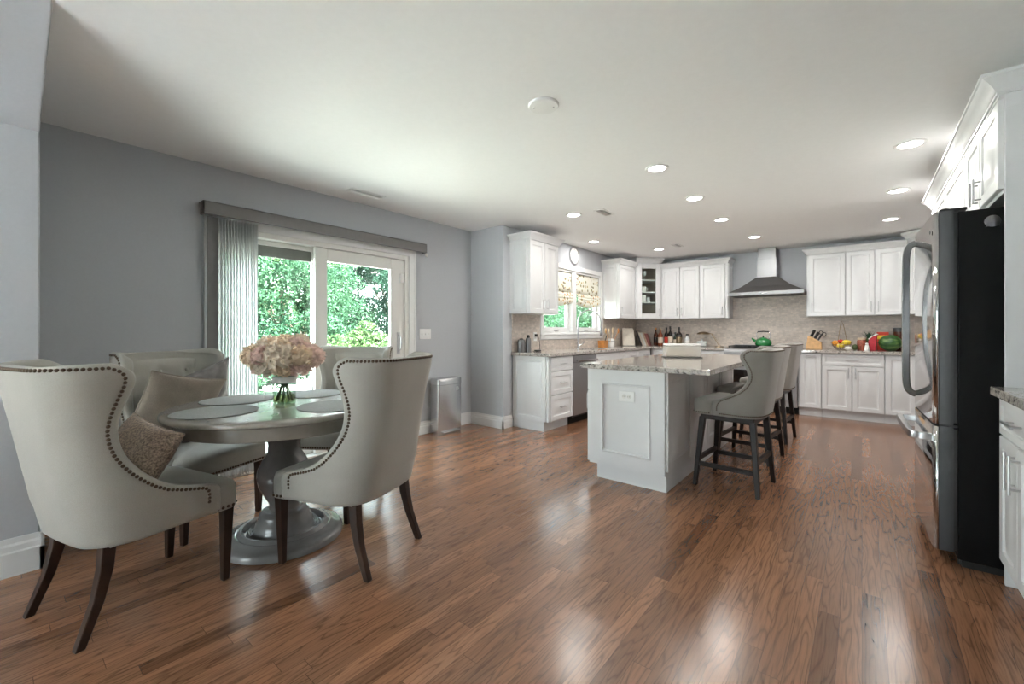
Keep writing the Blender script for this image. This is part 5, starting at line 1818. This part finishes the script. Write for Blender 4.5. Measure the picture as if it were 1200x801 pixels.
# ------------------------------------------------------------------ round table
t = thing('dining_table', 'round grey-wash pedestal dining table by the patio door', 'table', (*TC, 0))
RT = 0.56
MB().lathe([(RT - 0.03, 0.728), (RT - 0.012, 0.730), (RT - 0.002, 0.738), (RT, 0.748), (RT - 0.004, 0.757), (RT - 0.014, 0.762), (RT - 0.05, 0.762), (0.1, 0.762)], seg=96).build('tabletop', 'table_grey', t, smooth=40)
MB().lathe([(RT - 0.075, 0.655), (RT - 0.06, 0.66), (RT - 0.055, 0.67), (RT - 0.055, 0.728), (0.3, 0.7285)], seg=96).build('apron', 'table_grey', t, smooth=40)
MB().lathe([(0.155, 0.656), (0.155, 0.60), (0.145, 0.592), (0.10, 0.586), (0.088, 0.57), (0.082, 0.53), (0.085, 0.49), (0.11, 0.45), (0.133, 0.40), (0.140, 0.355), (0.130, 0.305), (0.105, 0.255), (0.083, 0.215), (0.075, 0.19), (0.078, 0.175), (0.10, 0.165)], seg=64).build('pedestal', 'table_pedestal', t, smooth=40)
MB().lathe([(0.10, 0.168), (0.118, 0.160), (0.128, 0.145), (0.13, 0.125), (0.142, 0.112), (0.150, 0.085), (0.155, 0.062), (0.162, 0.056), (0.168, 0.066), (0.175, 0.07), (0.182, 0.064), (0.187, 0.050), (0.194, 0.050), (0.199, 0.068), (0.207, 0.080), (0.216, 0.080), (0.224, 0.070), (0.232, 0.062), (0.240, 0.064), (0.248, 0.060), (0.258, 0.050), (0.285, 0.046), (0.300, 0.040), (0.308, 0.030), (0.308, 0.004), (0.300, 0.0)], seg=96).build('base', 'table_pedestal', t, smooth=40)
for rot, lb in ((A_POS, 'round grey placemat at the front left of the table'), (B_POS, 'round grey placemat at the front right of the table'), (C_POS, 'round grey placemat at the back left of the table, partly behind the vase'), (D_POS, 'round grey placemat at the back right of the table by the patio door')):
    d = Vector((rot[0] - TC[0], rot[1] - TC[1])).normalized()
    p = Vector(TC) + d * 0.345
    t = thing('placemat', lb, 'placemat', (p.x, p.y, 0.7625), 0, 'round placemats on the table')
    MB().lathe([(0.186, 0), (0.186, 0.003), (0.178, 0.0035), (0.05, 0.0035)], seg=64).build('mat', 'mat_grey', t)
    MB().lathe([(0.183, 0.0028), (0.187, 0.0005), (0.189, 0.002), (0.187, 0.0042), (0.183, 0.004)], seg=64, cap=False).build('bound_edge', 'mat_grey', t)

# vase and bouquet
VZ = 0.7625
t = thing('glass_vase', 'clear cylinder glass vase with white ribbon on the dining table', 'vase', (*TC, VZ))
MB().lathe([(0.058, 0.0), (0.060, 0.003), (0.060, 0.15), (0.056, 0.15), (0.056, 0.008), (0.001, 0.008)], seg=40).build('glass', 'vase_glass', t)
MB().lathe([(0.0545, 0.0085), (0.0545, 0.045), (0.02, 0.0452)], seg=40).build('water', 'water', t)
m = MB().lathe([(0.0605, 0.116), (0.0625, 0.118), (0.0625, 0.148), (0.0605, 0.15)], seg=40, cap=False)
for a, b, c in (((-0.02, -0.06, 0.13), (-0.06, -0.085, 0.15), (-0.09, -0.09, 0.105)), ((-0.02, -0.06, 0.13), (-0.05, -0.08, 0.09), (-0.065, -0.085, 0.03))):
    p = catmull([a, b, c], 12)
    m.grid([[(x, y, z - 0.006), (x + 0.002, y - 0.002, z + 0.006)] for x, y, z in p])
m.build('ribbon', 'ribbon_white', t)


def bloom_mesh(seed, r):
    rnd = random.Random(seed)
    m = MB()
    k = 64
    for i in range(k):
        z = 1 - 1.65 * (i + 0.5) / k
        a = i * 2.39996 + rnd.uniform(-0.3, 0.3)
        s = math.sqrt(max(0.02, 1 - z * z))
        d = Vector((math.cos(a) * s, math.sin(a) * s, z))
        q = d.to_track_quat('Z', 'Y').to_matrix().to_4x4() @ Matrix.Rotation(rnd.uniform(0, 6.28), 4, 'Z') @ Matrix.Rotation(rnd.uniform(-0.5, 0.5), 4, 'X')
        rr = r * rnd.uniform(0.78, 1.04)
        pw, pl = r * rnd.uniform(0.26, 0.4), r * rnd.uniform(0.3, 0.44)
        rows = []
        for vv in (-1, -0.4, 0.3, 1):
            rows.append([tuple(Vector((uu * pw * (1 - 0.25 * vv * vv), vv * pl, 0.25 * r * (uu * uu * 0.6 + vv * vv * 0.5) + 0.06 * r * math.sin(5 * uu + i)))) for uu in (-1, -0.35, 0.35, 1)])
        g = MB().grid(rows).xf(Matrix.Translation(d * rr) @ q)
        m.add(g.v, g.f)
    m.ball((0, 0, 0), r * 0.8, 14, 10)
    return m


bq = thing('flower_bouquet', 'dome of peach and blush hydrangea blooms standing in the glass vase', 'flowers', (*TC, VZ))
protos = []
for i in range(3):
    o = bloom_mesh(20 + i, 0.062).build('bloom', ('peach_petal', 'pink_petal', 'cream_petal')[i], bq, smooth=180, recalc=False)
    protos.append(o)
spots = []
rnd = random.Random(11)
for ring, (zz, rr, n) in enumerate(((0.335, 0.0, 1), (0.318, 0.075, 6), (0.270, 0.132, 9), (0.225, 0.10, 7))):
    for k in range(n):
        a = 2 * PI * k / n + ring * 0.4
        spots.append((rr * math.cos(a), rr * math.sin(a), zz + rnd.uniform(-0.015, 0.012)))
spots += [(-0.140, -0.08, 0.255), (-0.115, -0.12, 0.26), (0.135, 0.10, 0.26)]
for i, p in enumerate(spots):
    if i < 3:
        o = protos[i]
    else:
        o = protos[(i * 7) % 3].copy()
        COL.objects.link(o)
        o.parent = bq
    o.location = p
    o.rotation_euler = (p[1] * -5, p[0] * 5, rnd.uniform(0, 6))
    s = rnd.uniform(0.78, 1.08)
    o.scale = (s, s, s * 0.9)
for k in range(9):
    a = 2 * PI * k / 9
    MB().tube([(0.046 * math.cos(a), 0.046 * math.sin(a), 0.012), (0.012 * math.cos(a + 0.5), 0.012 * math.sin(a + 0.5), 0.11), (0.035 * math.cos(a + 3.3), 0.035 * math.sin(a + 3.3), 0.2)], 0.0042, 6).build('stem', 'stem_green', bq)
m = MB()
for k in range(6):
    a = 2 * PI * k / 6 + 0.3
    c, s = math.cos(a), math.sin(a)
    m.grid([[(c * r_ - s * w_ * q, s * r_ + c * w_ * q, z + 0.004 * abs(q)) for q in (-1, 0, 1)] for r_, w_, z in ((0.09, 0.004, 0.20), (0.13, 0.022, 0.21), (0.17, 0.018, 0.235), (0.195, 0.002, 0.25))])
m.build('leaf', 'stem_green', bq, solid=0.001, recalc=False)

# ------------------------------------------------------------------ counter stools
ST = [(0.545, 0.225, -0.19, 0.10), (0.59, 0.23, -0.198, 0.10), (0.63, 0.232, -0.203, 0.095), (0.66, 0.232, -0.207, 0.07), (0.69, 0.23, -0.212, 0.0), (0.73, 0.226, -0.218, -0.075), (0.78, 0.22, -0.226, -0.12), (0.83, 0.218, -0.233, -0.142), (0.88, 0.222, -0.241, -0.142), (0.93, 0.232, -0.249, -0.125), (0.97, 0.243, -0.255, -0.105), (1.0, 0.248, -0.26, -0.10), (1.022, 0.246, -0.263, -0.12), (1.035, 0.236, -0.265, -0.16)]


def stool(label, loc, rz):
    t = thing('counter_stool', label, 'stool', loc, rz, 'counter stools along the island')
    upholstered(t, ST, (0.545, 0.655, -0.17, 0.085, 0.235, 0.205, 0.235), 'linen_stool', 0.044, tuft=False, rc=0.11, nr_=0.0055, ns_=0.0125)
    MB().box(-0.20, -0.18, 0.505, 0.20, 0.19, 0.545).build('seat_frame', 'espresso', t, bevel=0.004)
    for sx_ in (-1, 1):
        for sy_ in (-1, 1):
            loops = []
            for z, k, h in ((0.0, 1.0, 0.015), (0.52, 0.80, 0.021)):
                x, y = sx_ * 0.225 * k, 0.005 + sy_ * 0.215 * k
                loops.append([(x - h, y - h, z), (x + h, y - h, z), (x + h, y + h, z), (x - h, y + h, z)])
            MB().loft(loops).build('leg', 'espresso', t, bevel=0.003)

    def bar(p, q, h=0.012):
        p, q = Vector(p), Vector(q)
        d = (q - p).normalized()
        a = Vector((-d.y, d.x, 0)).normalized() * h
        u = Vector((0, 0, h * 1.3))
        return MB().loft([[tuple(c - a - u), tuple(c + a - u), tuple(c + a + u), tuple(c - a + u)] for c in (p, q)])
    kk = lambda z: 1 - 0.2 * z / 0.52
    for z, pts in ((0.165, ((-1, -1), (-1, 1))), (0.165, ((1, -1), (1, 1))), (0.20, ((-1, 1), (1, 1))), (0.235, ((-1, -1), (1, -1)))):
        k = kk(z)
        p = [(a * 0.225 * k, 0.005 + b * 0.215 * k, z) for a, b in pts]
        bar(p[0], p[1]).build('stretcher', 'espresso', t)
    return t


s1 = stool('greige counter stool with nailheads nearest the camera at the island', (-0.755, 3.63, 0), math.radians(86))
dup(s1, 'greige counter stool in the middle of the three at the island', (-0.81, 4.52, 0), math.radians(84))
dup(s1, 'greige counter stool farthest from the camera at the island', (-0.80, 5.44, 0), math.radians(86))

# ------------------------------------------------------------------ outdoors
lawn = MB().box(-40, -20, -0.3, -4.21, 45, -0.12).build('lawn', 'grass', smooth=0)
struct(lawn)
struct(MB().box(-7.5, 4.05, -0.2, -3.5, 9.5, -0.11).build('unseen_dark_bed', 'bark', smooth=0))  # unseen dark ground, added to cut lawn bounce into the kitchen window
struct(MB().box(-30, -30, -0.3, 30, -4.2, -0.12).build('bounce_ground_rear', 'bounce_ground_pale', smooth=0))  # unseen pale ground, added to bounce neutral sunlight up to the ceiling


def crown_mb(seed, rx, rz, n, leaf):
    rnd = random.Random(seed)
    cl = []
    for _ in range(60):
        d = Vector((rnd.gauss(0, 1), rnd.gauss(0, 1), rnd.gauss(0, 1))).normalized()
        k = rnd.uniform(0.45, 1.0)
        cl.append((Vector((d.x * rx * k, d.y * rx * k, d.z * rz * k)), rnd.uniform(0.15, 0.30)))
    m = MB()
    for _ in range(n):
        c, r = rnd.choice(cl)
        d = Vector((rnd.gauss(0, 1), rnd.gauss(0, 1), rnd.gauss(0, 1))).normalized()
        p = c + Vector((d.x * rx, d.y * rx, d.z * rz)) * r * rnd.uniform(0.75, 1.0)
        q = (d + Vector((rnd.gauss(0, 0.6), rnd.gauss(0, 0.6), rnd.gauss(0, 0.6)))).normalized().to_track_quat('Z', 'Y').to_matrix().to_4x4() @ Matrix.Rotation(rnd.uniform(0, 6.28), 4, 'Z')
        s = leaf * rnd.uniform(0.6, 1.3)
        q = Matrix.Translation(p) @ q
        vs = [q @ Vector(v) for v in ((0, -s, 0), (s * 0.45, -s * 0.1, s * 0.12), (0, s, 0.1 * s), (-s * 0.45, -s * 0.1, s * 0.12))]
        m.add(vs, [(0, 1, 2, 3)])
    return m


TREES = {}


def tree(label, loc, rx, rz, h0, mat, form, rot, name='tree', cat='tree'):
    """unit crown of about 1 m radius, scaled; crowns share their leaf meshes"""
    t = thing(name, label, cat, loc, rot, 'trees and shrubs beyond the lawn')
    key = (form, mat)
    if key not in TREES:
        q = crown_mb({'tall': 3, 'round': 5, 'bush': 8}[form], 1.0, 1.0, 30000 if form != 'bush' else 14000, 0.024 if form != 'bush' else 0.045)
        TREES[key] = q.build('foliage', mat, t, smooth=0, recalc=False)
        f = TREES[key]
    else:
        f = TREES[key].copy()
        COL.objects.link(f)
        f.parent = t
    f.location = (0, 0, h0 + rz * 0.9)
    f.scale = (rx, rx, rz)
    m = MB().tube([(0, 0, -0.05), (0.03 * rx, 0, h0 * 0.6 + 0.2), (0, 0.05 * rx, h0 + rz * 0.9)], [0.06 * rx + 0.02, 0.05 * rx + 0.02, 0.02 * rx], 8)
    for k in range(4):
        a = k * 1.7
        m.tube([(0, 0, h0 + rz * 0.2), (rx * 0.25 * math.cos(a), rx * 0.25 * math.sin(a), h0 + rz * 0.55), (rx * 0.5 * math.cos(a), rx * 0.5 * math.sin(a), h0 + rz * 0.9)], [0.03 * rx, 0.02 * rx, 0.01 * rx], 6)
    m.build('trunk', 'bark', t)


G0 = -0.12
tree('mid-green tree behind the left pane of the patio door', (-11.6, 4.9, G0), 1.9, 2.0, 0.1, 'leaf_mid', 'round', 0.4)
tree('tall green tree at the far left of the patio door view', (-12.8, 2.4, G0), 2.2, 2.5, 0.2, 'leaf_mid', 'tall', 1.9)
tree('dark green tree behind the right pane of the patio door', (-11.6, 8.4, G0), 2.1, 2.4, 0.5, 'leaf_deep', 'tall', 0)
tree('yellow-green bush low in the right pane of the patio door', (-8.9, 5.55, G0), 0.95, 0.72, 0.02, 'leaf_lime', 'bush', 0, 'bush', 'bush')
tree('bright green shrub low in the left pane of the patio door', (-9.6, 3.0, G0), 1.1, 0.7, 0.0, 'leaf_mid', 'bush', 2.0, 'bush', 'bush')
tree('tall pale tree rising behind the patio door trees', (-16.5, 6.9, G0), 3.0, 2.9, 0.5, 'leaf_lime', 'round', 3.3)
tree('dark tall tree behind the far left tree of the patio door view', (-17.0, 2.6, G0), 2.8, 2.8, 0.4, 'leaf_deep', 'tall', 4.1)
tree('dark tree at the right edge of the patio door view', (-11.0, 12.2, G0), 1.9, 2.3, 0.3, 'leaf_deep', 'round', 5.2)
tree('green tree outside the left sash of the kitchen window', (-8.6, 10.6, G0), 1.7, 1.8, 0.0, 'leaf_mid', 'round', 2.6)
tree('deep green tree outside the right sash of the kitchen window', (-8.2, 15.2, G0), 2.4, 2.4, 0.0, 'leaf_mid', 'tall', 5.0)
tree('round green tree beyond the kitchen window trees', (-12.0, 17.0, G0), 2.6, 2.6, 0.0, 'leaf_lime', 'round', 1.0)
